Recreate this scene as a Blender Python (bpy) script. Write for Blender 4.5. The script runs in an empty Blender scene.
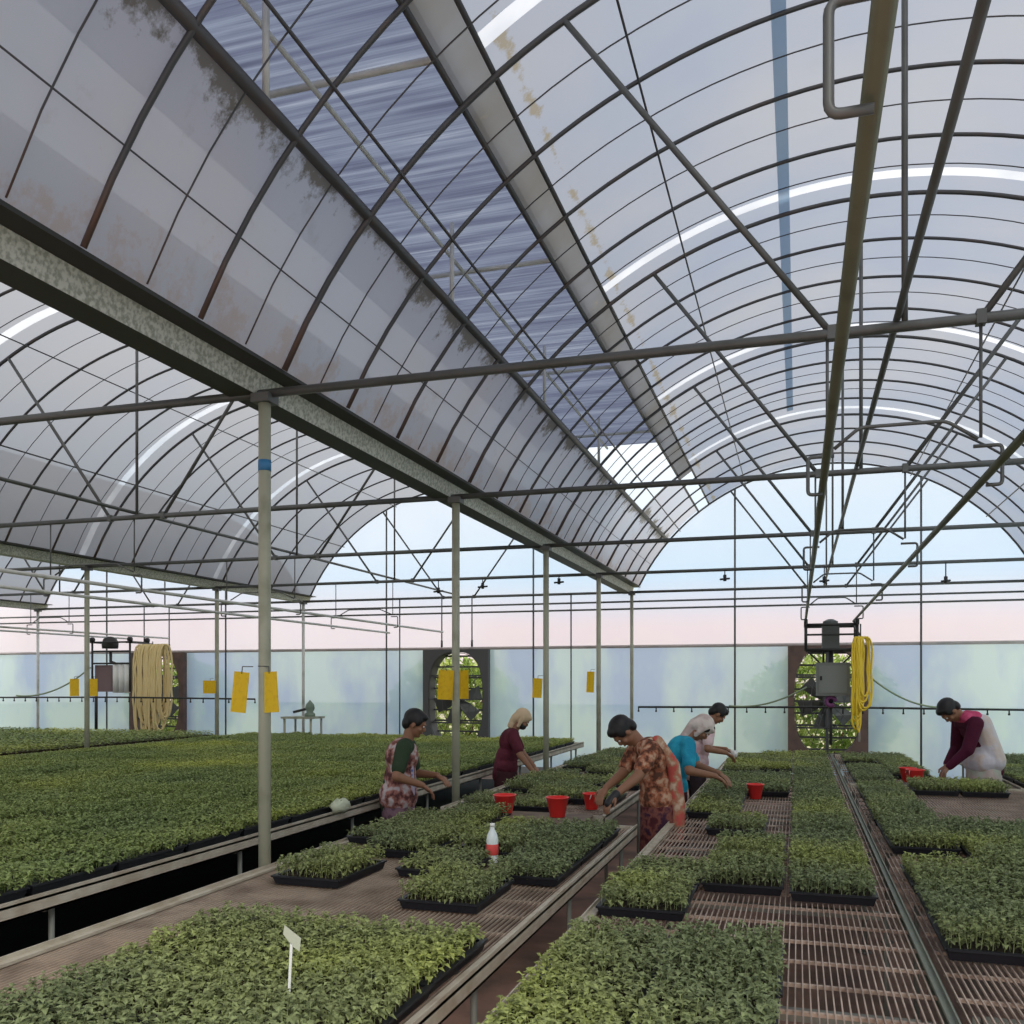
import bpy, math, random
import numpy as np
from mathutils import Vector, Matrix, Euler
S = bpy.context.scene
C = S.collection
V = Vector
random.seed(7)

# ------------------------------------------------------------------ camera, sky, sun, exposure
TH = 0.300424
cam_data = bpy.data.cameras.new('camera')
cam = bpy.data.objects.new('camera', cam_data); C.objects.link(cam)
cam.location = (0, 0, 1.70)
cam.rotation_euler = (math.pi / 2, 0, TH)
cam_data.sensor_width = 36; cam_data.lens = 36 * 922.35 / 1024
cam_data.shift_y = (681.67 - 512) / 1024
cam_data.clip_end = 400
S.camera = cam
S.view_settings.view_transform = 'Standard'; S.view_settings.look = 'None'
S.view_settings.gamma = 1.0; S.view_settings.use_curve_mapping = False
S.view_settings.exposure = 0.26
S.cycles.max_bounces = 8; S.cycles.diffuse_bounces = 3; S.cycles.transparent_max_bounces = 16
S.cycles.use_denoising = True

w = bpy.data.worlds.new('sky'); S.world = w; w.use_nodes = True
nt = w.node_tree; nt.nodes.clear()
def N(nt, kind, **kw):
    n = nt.nodes.new(kind)
    for k, v in kw.items():
        if k.startswith('i_'):
            n.inputs[k[2:].replace('_', ' ')].default_value = v
        else: setattr(n, k, v)
    return n
def ramp(nt, stops, interp='LINEAR'):
    r = nt.nodes.new('ShaderNodeValToRGB'); e = r.color_ramp.elements
    r.color_ramp.interpolation = interp
    while len(e) < len(stops): e.new(0.5)
    for el, (p, c) in zip(e, stops):
        el.position = p; el.color = (*c, 1) if len(c) == 3 else c
    return r
L = nt.links.new
tc = N(nt, 'ShaderNodeTexCoord'); sep = N(nt, 'ShaderNodeSeparateXYZ'); L(tc.outputs['Generated'], sep.inputs[0])
skyr = ramp(nt, [(0.0, (.80, .66, .64)), (.06, (.88, .72, .72)), (.11, (.62, .80, .95)), (.19, (.72, .84, .94)), (.32, (.97, .98, 1.0)), (1.0, (.80, .86, .98))])
L(sep.outputs['Z'], skyr.inputs[0])
cl = N(nt, 'ShaderNodeTexNoise', i_Scale=2.2, i_Detail=5.0, i_Roughness=.55); L(tc.outputs['Generated'], cl.inputs['Vector'])
clr = ramp(nt, [(.42, (0, 0, 0)), (.62, (1, 1, 1))]); L(cl.outputs['Fac'], clr.inputs[0])
mxs = N(nt, 'ShaderNodeMix', data_type='RGBA'); mxs.inputs[7].default_value = (.98, .98, 1.0, 1)
sc_ = N(nt, 'ShaderNodeMath', operation='MULTIPLY'); sc_.inputs[1].default_value = .45
L(clr.outputs[0], sc_.inputs[0]); L(sc_.outputs[0], mxs.inputs[0]); L(skyr.outputs[0], mxs.inputs[6])
bg = N(nt, 'ShaderNodeBackground'); bg.inputs['Strength'].default_value = 1.0
L(mxs.outputs[2], bg.inputs['Color']); wo = N(nt, 'ShaderNodeOutputWorld'); L(bg.outputs[0], wo.inputs[0])

sd = bpy.data.lights.new('sun', 'SUN'); sd.energy = 3.0; sd.angle = math.radians(35); sd.color = (1, .95, .86)
sun = bpy.data.objects.new('sun', sd); C.objects.link(sun)
sun.rotation_euler = (math.radians(38), math.radians(28), 0)

# ------------------------------------------------------------------ materials
MATS = {}
def mat(name, col, rough=.6, metal=0., noise=None, bump=None, spec=.4, transl=0., rnd=0.):
    """noise = (scale, other colour, low, high) ; bump = (scale, strength)"""
    if name in MATS: return MATS[name]
    m = bpy.data.materials.new(name); m.use_nodes = True; t = m.node_tree
    b = t.nodes['Principled BSDF']
    b.inputs['Base Color'].default_value = (*col, 1); b.inputs['Roughness'].default_value = rough
    b.inputs['Metallic'].default_value = metal; b.inputs['Specular IOR Level'].default_value = spec
    out = None
    tcn = N(t, 'ShaderNodeTexCoord')
    if noise:
        nn = N(t, 'ShaderNodeTexNoise', i_Scale=noise[0], i_Detail=4.0); t.links.new(tcn.outputs['Object'], nn.inputs['Vector'])
        r = ramp(t, [(noise[2], (0, 0, 0)), (noise[3], (1, 1, 1))]); t.links.new(nn.outputs['Fac'], r.inputs[0])
        mx = N(t, 'ShaderNodeMix', data_type='RGBA'); mx.inputs[6].default_value = (*col, 1); mx.inputs[7].default_value = (*noise[1], 1)
        t.links.new(r.outputs[0], mx.inputs[0]); out = mx.outputs[2]
    if rnd:
        oi = N(t, 'ShaderNodeObjectInfo'); hs = N(t, 'ShaderNodeHueSaturation')
        mp = N(t, 'ShaderNodeMapRange'); mp.inputs[3].default_value = 1 - rnd; mp.inputs[4].default_value = 1 + rnd
        t.links.new(oi.outputs['Random'], mp.inputs[0]); t.links.new(mp.outputs[0], hs.inputs['Value'])
        if out: t.links.new(out, hs.inputs['Color'])
        else: hs.inputs['Color'].default_value = (*col, 1)
        out = hs.outputs[0]
    if out: t.links.new(out, b.inputs['Base Color'])
    if bump:
        bn = N(t, 'ShaderNodeTexNoise', i_Scale=bump[0], i_Detail=3.0); t.links.new(tcn.outputs['Object'], bn.inputs['Vector'])
        bp = N(t, 'ShaderNodeBump'); bp.inputs['Strength'].default_value = bump[1]; t.links.new(bn.outputs['Fac'], bp.inputs['Height'])
        t.links.new(bp.outputs[0], b.inputs['Normal'])
    if transl:
        tr = N(t, 'ShaderNodeBsdfTranslucent'); ms = N(t, 'ShaderNodeMixShader'); ms.inputs[0].default_value = transl
        if out: t.links.new(out, tr.inputs['Color'])
        else: tr.inputs['Color'].default_value = (*col, 1)
        mo = t.nodes['Material Output']
        t.links.new(b.outputs[0], ms.inputs[1]); t.links.new(tr.outputs[0], ms.inputs[2]); t.links.new(ms.outputs[0], mo.inputs['Surface'])
    MATS[name] = m; return m

def film(name, col, see, dirt=(.30, .24, .16), dirt_amt=.0, blotch=(.9, (.62, .66, .74)), stretch=(1, 1, 1), bl=(.35, .7), grime=()):
    """polyethylene film: part see-through, the rest scatters the daylight behind it"""
    m = bpy.data.materials.new(name); m.use_nodes = True; t = m.node_tree; t.nodes.clear()
    o = N(t, 'ShaderNodeOutputMaterial'); tcn = N(t, 'ShaderNodeTexCoord')
    mp = N(t, 'ShaderNodeMapping'); mp.inputs['Scale'].default_value = stretch; t.links.new(tcn.outputs['Object'], mp.inputs[0])
    n1 = N(t, 'ShaderNodeTexNoise', i_Scale=blotch[0], i_Detail=4.0); t.links.new(mp.outputs[0], n1.inputs['Vector'])
    r1 = ramp(t, [(bl[0], (0, 0, 0)), (bl[1], (1, 1, 1))]); t.links.new(n1.outputs['Fac'], r1.inputs[0])
    mx = N(t, 'ShaderNodeMix', data_type='RGBA'); mx.inputs[6].default_value = (*col, 1); mx.inputs[7].default_value = (*blotch[1], 1)
    t.links.new(r1.outputs[0], mx.inputs[0]); c = mx.outputs[2]
    n2 = N(t, 'ShaderNodeTexNoise', i_Scale=2.3, i_Detail=8.0, i_Roughness=.7); t.links.new(tcn.outputs['Object'], n2.inputs['Vector'])
    r2 = ramp(t, [(.60, (0, 0, 0)), (.74, (1, 1, 1))]); t.links.new(n2.outputs['Fac'], r2.inputs[0])
    ml = N(t, 'ShaderNodeMath', operation='MULTIPLY'); ml.inputs[1].default_value = dirt_amt; t.links.new(r2.outputs[0], ml.inputs[0])
    mx2 = N(t, 'ShaderNodeMix', data_type='RGBA'); mx2.inputs[7].default_value = (*dirt, 1)
    t.links.new(ml.outputs[0], mx2.inputs[0]); t.links.new(c, mx2.inputs[6]); c = mx2.outputs[2]
    if grime:                      # moss, rust and soot that collects along the rails
        gp = N(t, 'ShaderNodeNewGeometry'); sx = N(t, 'ShaderNodeSeparateXYZ'); t.links.new(gp.outputs['Position'], sx.inputs[0])
        gn = N(t, 'ShaderNodeTexNoise', i_Scale=3.2, i_Detail=8.0, i_Roughness=.75); t.links.new(gp.outputs['Position'], gn.inputs['Vector'])
        for (x0, wd, gc, amt, thr) in grime:
            q1 = N(t, 'ShaderNodeMath', operation='SUBTRACT'); q1.inputs[1].default_value = x0; t.links.new(sx.outputs['X'], q1.inputs[0])
            q2 = N(t, 'ShaderNodeMath', operation='ABSOLUTE'); t.links.new(q1.outputs[0], q2.inputs[0])
            q3 = N(t, 'ShaderNodeMapRange'); q3.inputs[1].default_value = 0; q3.inputs[2].default_value = wd; q3.inputs[3].default_value = .22; q3.inputs[4].default_value = -.12
            t.links.new(q2.outputs[0], q3.inputs[0]); q4 = N(t, 'ShaderNodeMath', operation='ADD'); t.links.new(q3.outputs[0], q4.inputs[0]); t.links.new(gn.outputs['Fac'], q4.inputs[1])
            q5 = ramp(t, [(thr, (0, 0, 0)), (thr + .10, (amt, amt, amt))]); t.links.new(q4.outputs[0], q5.inputs[0])
            q6 = N(t, 'ShaderNodeMix', data_type='RGBA'); q6.inputs[7].default_value = (*gc, 1); t.links.new(q5.outputs[0], q6.inputs[0]); t.links.new(c, q6.inputs[6]); c = q6.outputs[2]
    tl = N(t, 'ShaderNodeBsdfTranslucent'); df = N(t, 'ShaderNodeBsdfDiffuse'); tp = N(t, 'ShaderNodeBsdfTransparent')
    t.links.new(c, tl.inputs[0]); t.links.new(c, df.inputs[0])
    mt_ = N(t, 'ShaderNodeMix', data_type='RGBA'); mt_.inputs[0].default_value = .75; mt_.inputs[7].default_value = (.96, .97, 1, 1)
    t.links.new(c, mt_.inputs[6]); t.links.new(mt_.outputs[2], tp.inputs[0])
    a = N(t, 'ShaderNodeMixShader'); a.inputs[0].default_value = .3; t.links.new(tl.outputs[0], a.inputs[1]); t.links.new(df.outputs[0], a.inputs[2])
    b = N(t, 'ShaderNodeMixShader'); b.inputs[0].default_value = see; t.links.new(a.outputs[0], b.inputs[1]); t.links.new(tp.outputs[0], b.inputs[2])
    if see > 0 and dirt_amt:
        s2 = N(t, 'ShaderNodeMath', operation='MULTIPLY_ADD'); s2.inputs[1].default_value = -see * .8; s2.inputs[2].default_value = see
        t.links.new(ml.outputs[0], s2.inputs[0]); t.links.new(s2.outputs[0], b.inputs[0])
    t.links.new(b.outputs[0], o.inputs[0]); MATS[name] = m; return m

def steel_mat(name, col, rust=True, zr=3.55, metal=.35, rough=.5):
    m = bpy.data.materials.new(name); m.use_nodes = True; t = m.node_tree; b = t.nodes['Principled BSDF']
    b.inputs['Roughness'].default_value = rough; b.inputs['Metallic'].default_value = metal
    g = N(t, 'ShaderNodeNewGeometry'); sp = N(t, 'ShaderNodeSeparateXYZ'); t.links.new(g.outputs['Position'], sp.inputs[0])
    nn = N(t, 'ShaderNodeTexNoise', i_Scale=5.0, i_Detail=6.0); t.links.new(g.outputs['Position'], nn.inputs['Vector'])
    r = ramp(t, [(.5, (0, 0, 0)), (.75, (1, 1, 1))]); t.links.new(nn.outputs['Fac'], r.inputs[0])
    fac = r.outputs[0]
    if rust:      # hoop feet have really rusted where they stand in the gutter
        mr = N(t, 'ShaderNodeMapRange'); mr.inputs[1].default_value = zr; mr.inputs[2].default_value = zr + .22
        mr.inputs[3].default_value = .6; mr.inputs[4].default_value = 0.0
        t.links.new(sp.outputs['Z'], mr.inputs[0]); ad = N(t, 'ShaderNodeMath', operation='ADD'); ad.use_clamp = True
        m2 = N(t, 'ShaderNodeMath', operation='MULTIPLY'); m2.inputs[1].default_value = .35
        t.links.new(fac, m2.inputs[0]); t.links.new(mr.outputs[0], ad.inputs[0]); t.links.new(m2.outputs[0], ad.inputs[1]); fac = ad.outputs[0]
    mx = N(t, 'ShaderNodeMix', data_type='RGBA'); mx.inputs[6].default_value = (*col, 1)
    mx.inputs[7].default_value = (.15, .085, .06, 1) if rust else (col[0] * .65, col[1] * .66, col[2] * .6, 1)
    t.links.new(fac, mx.inputs[0]); t.links.new(mx.outputs[2], b.inputs['Base Color']); MATS[name] = m; return m

ROOF = film('roof_film', (.34, .35, .38), .16, dirt_amt=.10, blotch=(.6, (.26, .30, .38)), grime=((-1.40, .10, (.22, .17, .08), .9, .66),))
ROOFW = film('west_roof_film', (.68, .71, .76), .05, dirt_amt=.30, blotch=(.9, (.72, .69, .70)), grime=((-2.22, .22, (.17, .14, .08), .85, .62), (-2.75, .30, (.62, .46, .36), .5, .62)))
ROOFD = film('dirty_film', (.20, .205, .215), .04, dirt_amt=.8, blotch=(1.6, (.15, .14, .12)))
ROOFL = film('left_roof_film', (.36, .36, .37), .14, dirt_amt=.05, blotch=(.7, (.34, .35, .38)))
LAPF = film('lap_film', (.85, .85, .86), .40, blotch=(1.6, (.55, .57, .60)))
WALLF = film('wall_film', (.74, .93, .92), .14, blotch=(.9, (.52, .68, .90)), stretch=(1, 1, .55), dirt=(.45, .80, .66), dirt_amt=.6, bl=(.42, .6))
GABF = film('gable_film', (.94, .95, .97), .72, blotch=(.8, (.86, .90, .97)))
BLUEF = film('blue_tape', (.25, .36, .48), .18, blotch=(2., (.22, .34, .46)))
STEEL = steel_mat('hoop_steel', (.075, .078, .082))
CHORD = steel_mat('chord_steel', (.12, .125, .12), rust=False)
POSTM = steel_mat('post_steel', (.38, .38, .28), rust=False, metal=.1, rough=.5)
RAILM = steel_mat('rail_steel', (.13, .14, .095), rust=False)
GALV = mat('galvanised', (.62, .62, .54), .6, .1, noise=(45, (.34, .35, .28), .42, .6))
DARKST = mat('dark_steel', (.045, .045, .042), .6, .3)
PALEP = steel_mat('pale_pipe', (.62, .62, .58), rust=False, metal=.1)
RUSTY = mat('rust', (.30, .15, .08), .8, 0, noise=(20, (.16, .09, .06), .4, .65))
BEAMB = mat('brown_beam', (.52, .45, .42), .7, 0, noise=(4, (.40, .36, .34), .4, .7))
BRAIL = mat('bench_rail', (.55, .50, .40), .55, .15, noise=(9, (.40, .33, .24), .4, .75))
BRAILD = mat('bench_rail_weathered', (.20, .22, .16), .55, .2, noise=(9, (.18, .19, .16), .4, .7))
WIRE = mat('bench_wire', (.56, .44, .35), .6, .2, noise=(7, (.30, .22, .17), .4, .7))
LEGM = mat('bench_leg', (.22, .23, .20), .6, .2)
TRAYM = mat('tray_plastic', (.012, .013, .018), .45)
SOIL = mat('soil', (.055, .038, .022), .95, noise=(40, (.03, .02, .012), .4, .6))
RED = mat('red_plastic', (.78, .035, .03), .4)
YEL = mat('sticky_yellow', (.93, .66, .02), .5, noise=(30, (.80, .52, .02), .5, .75), transl=.35)
GREYB = mat('control_box_grey', (.19, .20, .18), .5)
PURB = mat('control_box_brown', (.20, .13, .13), .6)
WHITE = mat('white_plastic', (.80, .80, .76), .5)
HOSEY = mat('yellow_hose', (.85, .60, .04), .45)
HOSEB = mat('beige_hose', (.78, .62, .30), .5)
HOSEG = mat('green_hose', (.28, .36, .22), .5)
BLACKP = mat('black_plastic', (.02, .02, .02), .5)
BLUET = mat('blue_band', (.04, .18, .36), .5)
FANM = mat('fan_frame', (.10, .10, .10), .6, .2)
FANB = mat('fan_frame_brown', (.16, .10, .08), .7, noise=(6, (.10, .07, .06), .4, .7))
BLADE = mat('fan_blade', (.12, .13, .12), .5, .5)
SKIN = mat('skin', (.26, .125, .07), .55)
HAIR = mat('black_hair', (.012, .010, .010), .5, bump=(60, .4))
EYEW = mat('eye_white', (.7, .68, .64), .3)
CAPP = mat('bottle_plastic', (.75, .80, .78), .2)

def net_mat():
    m = bpy.data.materials.new('vent_net'); m.use_nodes = True; t = m.node_tree; t.nodes.clear()
    o = N(t, 'ShaderNodeOutputMaterial'); tcn = N(t, 'ShaderNodeTexCoord')
    mp = N(t, 'ShaderNodeMapping'); mp.inputs['Scale'].default_value = (.45, 21, .45); mp.inputs['Rotation'].default_value = (0, 0, -.02)
    t.links.new(tcn.outputs['Object'], mp.inputs[0])
    n1 = N(t, 'ShaderNodeTexNoise', i_Scale=1.6, i_Detail=6.0, i_Roughness=.65, i_Distortion=.4); t.links.new(mp.outputs[0], n1.inputs['Vector'])
    r1 = ramp(t, [(.30, (.22, .23, .29)), (.46, (.31, .33, .40)), (.58, (.39, .42, .48)), (.72, (.56, .58, .62))]); t.links.new(n1.outputs['Fac'], r1.inputs[0])
    tl = N(t, 'ShaderNodeBsdfTranslucent'); tp = N(t, 'ShaderNodeBsdfTransparent'); t.links.new(r1.outputs[0], tl.inputs[0])
    t.links.new(r1.outputs[0], tp.inputs[0])
    b = N(t, 'ShaderNodeMixShader'); b.inputs[0].default_value = .55; t.links.new(tl.outputs[0], b.inputs[1]); t.links.new(tp.outputs[0], b.inputs[2])
    t.links.new(b.outputs[0], o.inputs[0]); return m
NETM = net_mat()

def leaf_mat(name, a, b_, c_, patch=.9):
    m = bpy.data.materials.new(name); m.use_nodes = True; t = m.node_tree; b = t.nodes['Principled BSDF']
    g = N(t, 'ShaderNodeNewGeometry')
    n1 = N(t, 'ShaderNodeTexNoise', i_Scale=patch, i_Detail=2.0); t.links.new(g.outputs['Position'], n1.inputs['Vector'])
    r1 = ramp(t, [(.40, a), (.55, b_), (.70, c_)]); t.links.new(n1.outputs['Fac'], r1.inputs[0])
    n2 = N(t, 'ShaderNodeTexNoise', i_Scale=45.0, i_Detail=1.0); t.links.new(g.outputs['Position'], n2.inputs['Vector'])
    hs = N(t, 'ShaderNodeHueSaturation'); mr = N(t, 'ShaderNodeMapRange'); mr.inputs[1].default_value = .3; mr.inputs[2].default_value = .7
    mr.inputs[3].default_value = .55; mr.inputs[4].default_value = 1.5; t.links.new(n2.outputs['Fac'], mr.inputs[0]); t.links.new(mr.outputs[0], hs.inputs['Value'])
    t.links.new(r1.outputs[0], hs.inputs['Color']); t.links.new(hs.outputs[0], b.inputs['Base Color'])
    b.inputs['Roughness'].default_value = .55; b.inputs['Specular IOR Level'].default_value = .25
    tr = N(t, 'ShaderNodeBsdfTranslucent'); t.links.new(hs.outputs[0], tr.inputs[0]); ms = N(t, 'ShaderNodeMixShader'); ms.inputs[0].default_value = .25
    t.links.new(b.outputs[0], ms.inputs[1]); t.links.new(tr.outputs[0], ms.inputs[2]); t.links.new(ms.outputs[0], t.nodes['Material Output'].inputs['Surface'])
    MATS[name] = m; return m
LEAF = leaf_mat('seedling_leaf', (.215, .255, .12), (.28, .32, .13), (.38, .42, .12))
LEAFA = leaf_mat('young_carpet_leaf', (.25, .32, .115), (.33, .39, .12), (.52, .55, .12), .45)
BUSH = leaf_mat('bush_leaf', (.30, .42, .10), (.62, .70, .20), (.80, .82, .38), 1.5)

# ------------------------------------------------------------------ mesh helpers
class MB:
    def __init__(s): s.v = []; s.f = []; s.mi = []; s.cur = 0
    def add(s, vs, fs):
        o = len(s.v); s.v += [tuple(p) for p in vs]
        for f in fs: s.f.append([i + o for i in f]); s.mi.append(s.cur)
    def box(s, a, b):
        (x0, y0, z0), (x1, y1, z1) = a, b
        s.add([(x0, y0, z0), (x1, y0, z0), (x1, y1, z0), (x0, y1, z0), (x0, y0, z1), (x1, y0, z1), (x1, y1, z1), (x0, y1, z1)],
              [(0, 3, 2, 1), (4, 5, 6, 7), (0, 1, 5, 4), (1, 2, 6, 5), (2, 3, 7, 6), (3, 0, 4, 7)])
    def tube(s, pts, r, n=8, closed=False, caps=True):
        pts = [V(p) for p in pts]; k = len(pts); rs = r if isinstance(r, (list, tuple)) else [r] * k
        rings = []; up = None
        for i, p in enumerate(pts):
            if closed: d = (pts[(i + 1) % k] - pts[i - 1])
            elif i == 0: d = pts[1] - p
            elif i == k - 1: d = p - pts[i - 1]
            else: d = (pts[i + 1] - p).normalized() + (p - pts[i - 1]).normalized()
            d.normalize()
            if up is None:
                up = V((0, 0, 1)) if abs(d.z) < .9 else V((1, 0, 0))
            a = d.cross(up).normalized(); b = a.cross(d).normalized(); up = b
            rings.append([p + (a * math.cos(2 * math.pi * j / n) + b * math.sin(2 * math.pi * j / n)) * rs[i] for j in range(n)])
        vs = [q for r_ in rings for q in r_]; fs = []
        m = k if closed else k - 1
        for i in range(m):
            for j in range(n):
                a, b = i * n + j, i * n + (j + 1) % n; c, d2 = ((i + 1) % k) * n + (j + 1) % n, ((i + 1) % k) * n + j
                fs.append((a, b, c, d2))
        if caps and not closed:
            fs.append(tuple(range(n - 1, -1, -1))); fs.append(tuple((k - 1) * n + j for j in range(n)))
        s.add(vs, fs)
    def lathe(s, c, prof, n=20):
        vs = []; fs = []
        for (r, z) in prof:
            for j in range(n): vs.append((c[0] + r * math.cos(2 * math.pi * j / n), c[1] + r * math.sin(2 * math.pi * j / n), c[2] + z))
        for i in range(len(prof) - 1):
            for j in range(n): fs.append((i * n + j, i * n + (j + 1) % n, (i + 1) * n + (j + 1) % n, (i + 1) * n + j))
        s.add(vs, fs)
    def ball(s, M, n=14, m=9):
        """ellipsoid from a matrix"""
        vs = [M @ V((0, 0, -1))]
        for i in range(1, m):
            a = -math.pi / 2 + math.pi * i / m
            for j in range(n): vs.append(M @ V((math.cos(a) * math.cos(2 * math.pi * j / n), math.cos(a) * math.sin(2 * math.pi * j / n), math.sin(a))))
        vs.append(M @ V((0, 0, 1))); fs = []
        for j in range(n): fs.append((0, 1 + (j + 1) % n, 1 + j)); fs.append((len(vs) - 1, 1 + (m - 2) * n + j, 1 + (m - 2) * n + (j + 1) % n))
        for i in range(m - 2):
            for j in range(n):
                a = 1 + i * n + j; b = 1 + i * n + (j + 1) % n; fs.append((a, b, b + n, a + n))
        s.add(vs, fs)
    def cap(s, p0, p1, r0, r1, n=12):
        """tapered capsule"""
        p0 = V(p0); p1 = V(p1); d = (p1 - p0)
        if d.length < 1e-5: d = V((0, 0, 1e-4))
        d.normalize(); pts = []; rs = []
        for a in (-80, -50, -25): pts.append(p0 + d * r0 * math.sin(math.radians(a))); rs.append(r0 * math.cos(math.radians(a)))
        pts.append(p0); rs.append(r0); pts.append(p1); rs.append(r1)
        for a in (25, 50, 80): pts.append(p1 + d * r1 * math.sin(math.radians(a))); rs.append(r1 * math.cos(math.radians(a)))
        s.tube(pts, rs, n)
    def build(s, name, mats, parent=None, smooth=True, local=False):
        me = bpy.data.meshes.new(name); off = V((0, 0, 0))
        if parent is not None and not local:
            off = parent.location.copy()
            q = parent.parent
            while q: off += q.location; q = q.parent
        me.from_pydata([(p[0] - off.x, p[1] - off.y, p[2] - off.z) for p in s.v], [], s.f)
        for m in (mats if isinstance(mats, (list, tuple)) else [mats]): me.materials.append(m)
        me.polygons.foreach_set('material_index', s.mi)
        me.polygons.foreach_set('use_smooth', [smooth] * len(s.f))
        me.update()
        o = bpy.data.objects.new(name, me); C.objects.link(o)
        if parent is not None: o.parent = parent
        return o

def tag(o, label, cat, group=None, kind=None):
    if label: o['label'] = label
    if cat: o['category'] = cat
    if group: o['group'] = group
    if kind: o['kind'] = kind
    return o
def thing(name, loc, label, cat, group=None, rz=0.):
    o = bpy.data.objects.new(name, None); C.objects.link(o); o.location = loc; o.rotation_euler = (0, 0, rz)
    o.empty_display_size = .05
    return tag(o, label, cat, group)
def copy_tree(o, parent=None):
    c = o.copy(); C.objects.link(c); c.parent = parent
    for ch in KIDS.get(o.name, []): copy_tree(ch, c)
    return c
KIDS = {}
def sharp(o, ang=40):
    me = o.data; me.polygons.foreach_set('use_smooth', [True] * len(me.polygons)); me.set_sharp_from_angle(angle=math.radians(ang)); return o
ORD = ['first', 'second', 'third', 'fourth', 'fifth', 'sixth', 'seventh', 'eighth', 'ninth', 'tenth', 'eleventh', 'twelfth', 'thirteenth', 'fourteenth',
       'fifteenth', 'sixteenth', 'seventeenth', 'eighteenth', 'nineteenth', 'twentieth', 'twenty-first', 'twenty-second', 'twenty-third', 'twenty-fourth']

# ------------------------------------------------------------------ geometry of the place
GX = [-2.85, -9.43, -16.03]          # gutter rows, right to left
GR = 3.77                             # right gutter
BAYS = [(.46, 'right'), (-6.14, 'middle'), (-12.73, 'left')]
HW = 3.22; SPR = 3.32; RISE = 2.08; RAD = (HW * HW + RISE * RISE) / (2 * RISE)
YW = 16.49; TY = [-1.51, 1.49, 4.49, 7.49, 10.49, 13.49]
def archz(off): return SPR + math.sqrt(max(0, RAD * RAD - off * off)) - (RAD - RISE)
Y0 = -1.6
OC = math.sqrt(RAD * RAD - (3.435 - SPR + RAD - RISE) ** 2)     # hoop feet stand on the gutter flange
OF = math.sqrt(RAD * RAD - (3.39 - SPR + RAD - RISE) ** 2)
LAPS = [1.27, 4.27, 7.27, 10.27, 13.27]

# floor, outside ground
m = MB(); m.box((-23, -2, -.10), (4.0, YW + .1, 0))
fl = m.build('floor', mat('red_earth', (.42, .25, .19), .95, noise=(2.5, (.22, .15, .12), .4, .65), bump=(20, .5))); tag(fl, None, None, kind='structure')
m = MB(); m.box((-15.6, .5, .001), (-2.76, 15.2, .006)); tag(m.build('shade_sheet', mat('shade_black', (.008, .008, .009), .9), smooth=False), 'added black sheet for the shade under and beside the wide left bench', 'shade sheet')  # added black sheet stands in for shade in the aisle and beneath the bench
m = MB(); m.box((-60, YW + .1, -.2), (40, 70, -.05)); m.box((-60, -10, -.2), (-23, YW + .1, -.05)); m.box((4.0, -10, -.2), (40, YW + .1, -.05))
gr = m.build('ground', mat('dry_grass', (.30, .32, .16), .95, noise=(.8, (.42, .36, .24), .4, .6))); tag(gr, None, None, kind='structure')

# roof films: swept arcs, split so that the right bay keeps its open vent
def arc_sheet(name, cx, o0, o1, ya, yb, mt, lift=.02, n=18, kind='structure', lab=None, cat=None, grp=None):
    mb = MB(); vs = []; ny = max(2, int((yb - ya) / 1.5) + 1)
    for j in range(ny):
        y = ya + (yb - ya) * j / (ny - 1)
        for i in range(n + 1):
            o = o0 + (o1 - o0) * i / n; vs.append((cx + o, y, archz(o) + lift))
    fs = [(j * (n + 1) + i, j * (n + 1) + i + 1, (j + 1) * (n + 1) + i + 1, (j + 1) * (n + 1) + i) for j in range(ny - 1) for i in range(n)]
    mb.add(vs, fs); ob = mb.build(name, mt); tag(ob, lab, cat, grp, kind); return ob
VA, VB, VC = -2.66, -2.13, -1.95      # vent edges as offsets from the right bay's centre
cxr = BAYS[0][0]
arc_sheet('ceiling', cxr, -OF, VA, Y0, YW, ROOFW)
for cx_b, o_a, o_b, mt_b in ((cxr, VC, OF, ROOF), (BAYS[1][0], -OF, OF, ROOFL)):
    ys_ = [Y0] + [q for y in LAPS for q in (y - .055, y + .055)] + [YW]
    for q in range(0, len(ys_), 2): arc_sheet('ceiling', cx_b, o_a, o_b, ys_[q], ys_[q + 1], mt_b, n=34)
arc_sheet('ceiling', BAYS[2][0], -OF, OF, Y0, YW, ROOFL, n=34)
arc_sheet('roof_vent_curtain', cxr, VB, VC, Y0, 13.9, ROOFD, lift=.03, n=4, kind=None, lab='soiled rolled-up film strip along the upper edge of the open roof vent', cat='vent curtain')
mb = MB(); zb = archz(VB) + .06
mb.box((cxr + VB - 1.62, Y0, zb + .035), (cxr + VB - .0, 11.9, zb + .047))
fo = mb.build('vent_flap', NETM, smooth=False); tag(fo, 'raised roof vent flap of streaked blue-grey ribbed sheet above the left slope', 'vent flap')
arc_sheet('roof_vent_curtain', cxr, VA, VB, 13.6, YW, ROOFW, lift=.04, n=8, kind=None, lab='grey film closing the far end of the roof vent beyond the net', cat='vent curtain')
# net end board
arc_sheet('ridge_tape', cxr, -.60, -.52, Y0, 13.0, BLUEF, lift=-.0, n=2, kind=None, lab='pale blue repair tape running lengthwise on the roof film left of the ridge', cat='tape')
# lap seams
for bi, (cx, bn) in enumerate(BAYS[:2]):
    for k, y in enumerate(LAPS):
        arc_sheet('film_lap_band', cx, (VC if bi == 0 else -OF), OF, y - .055, y + .055, LAPF, lift=.02, n=30, kind=None,
                  lab='bright overlap band of roof film over the %s bay, %s from the front' % (bn, ORD[k]), cat='film band', grp='bright film overlap bands')

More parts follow.
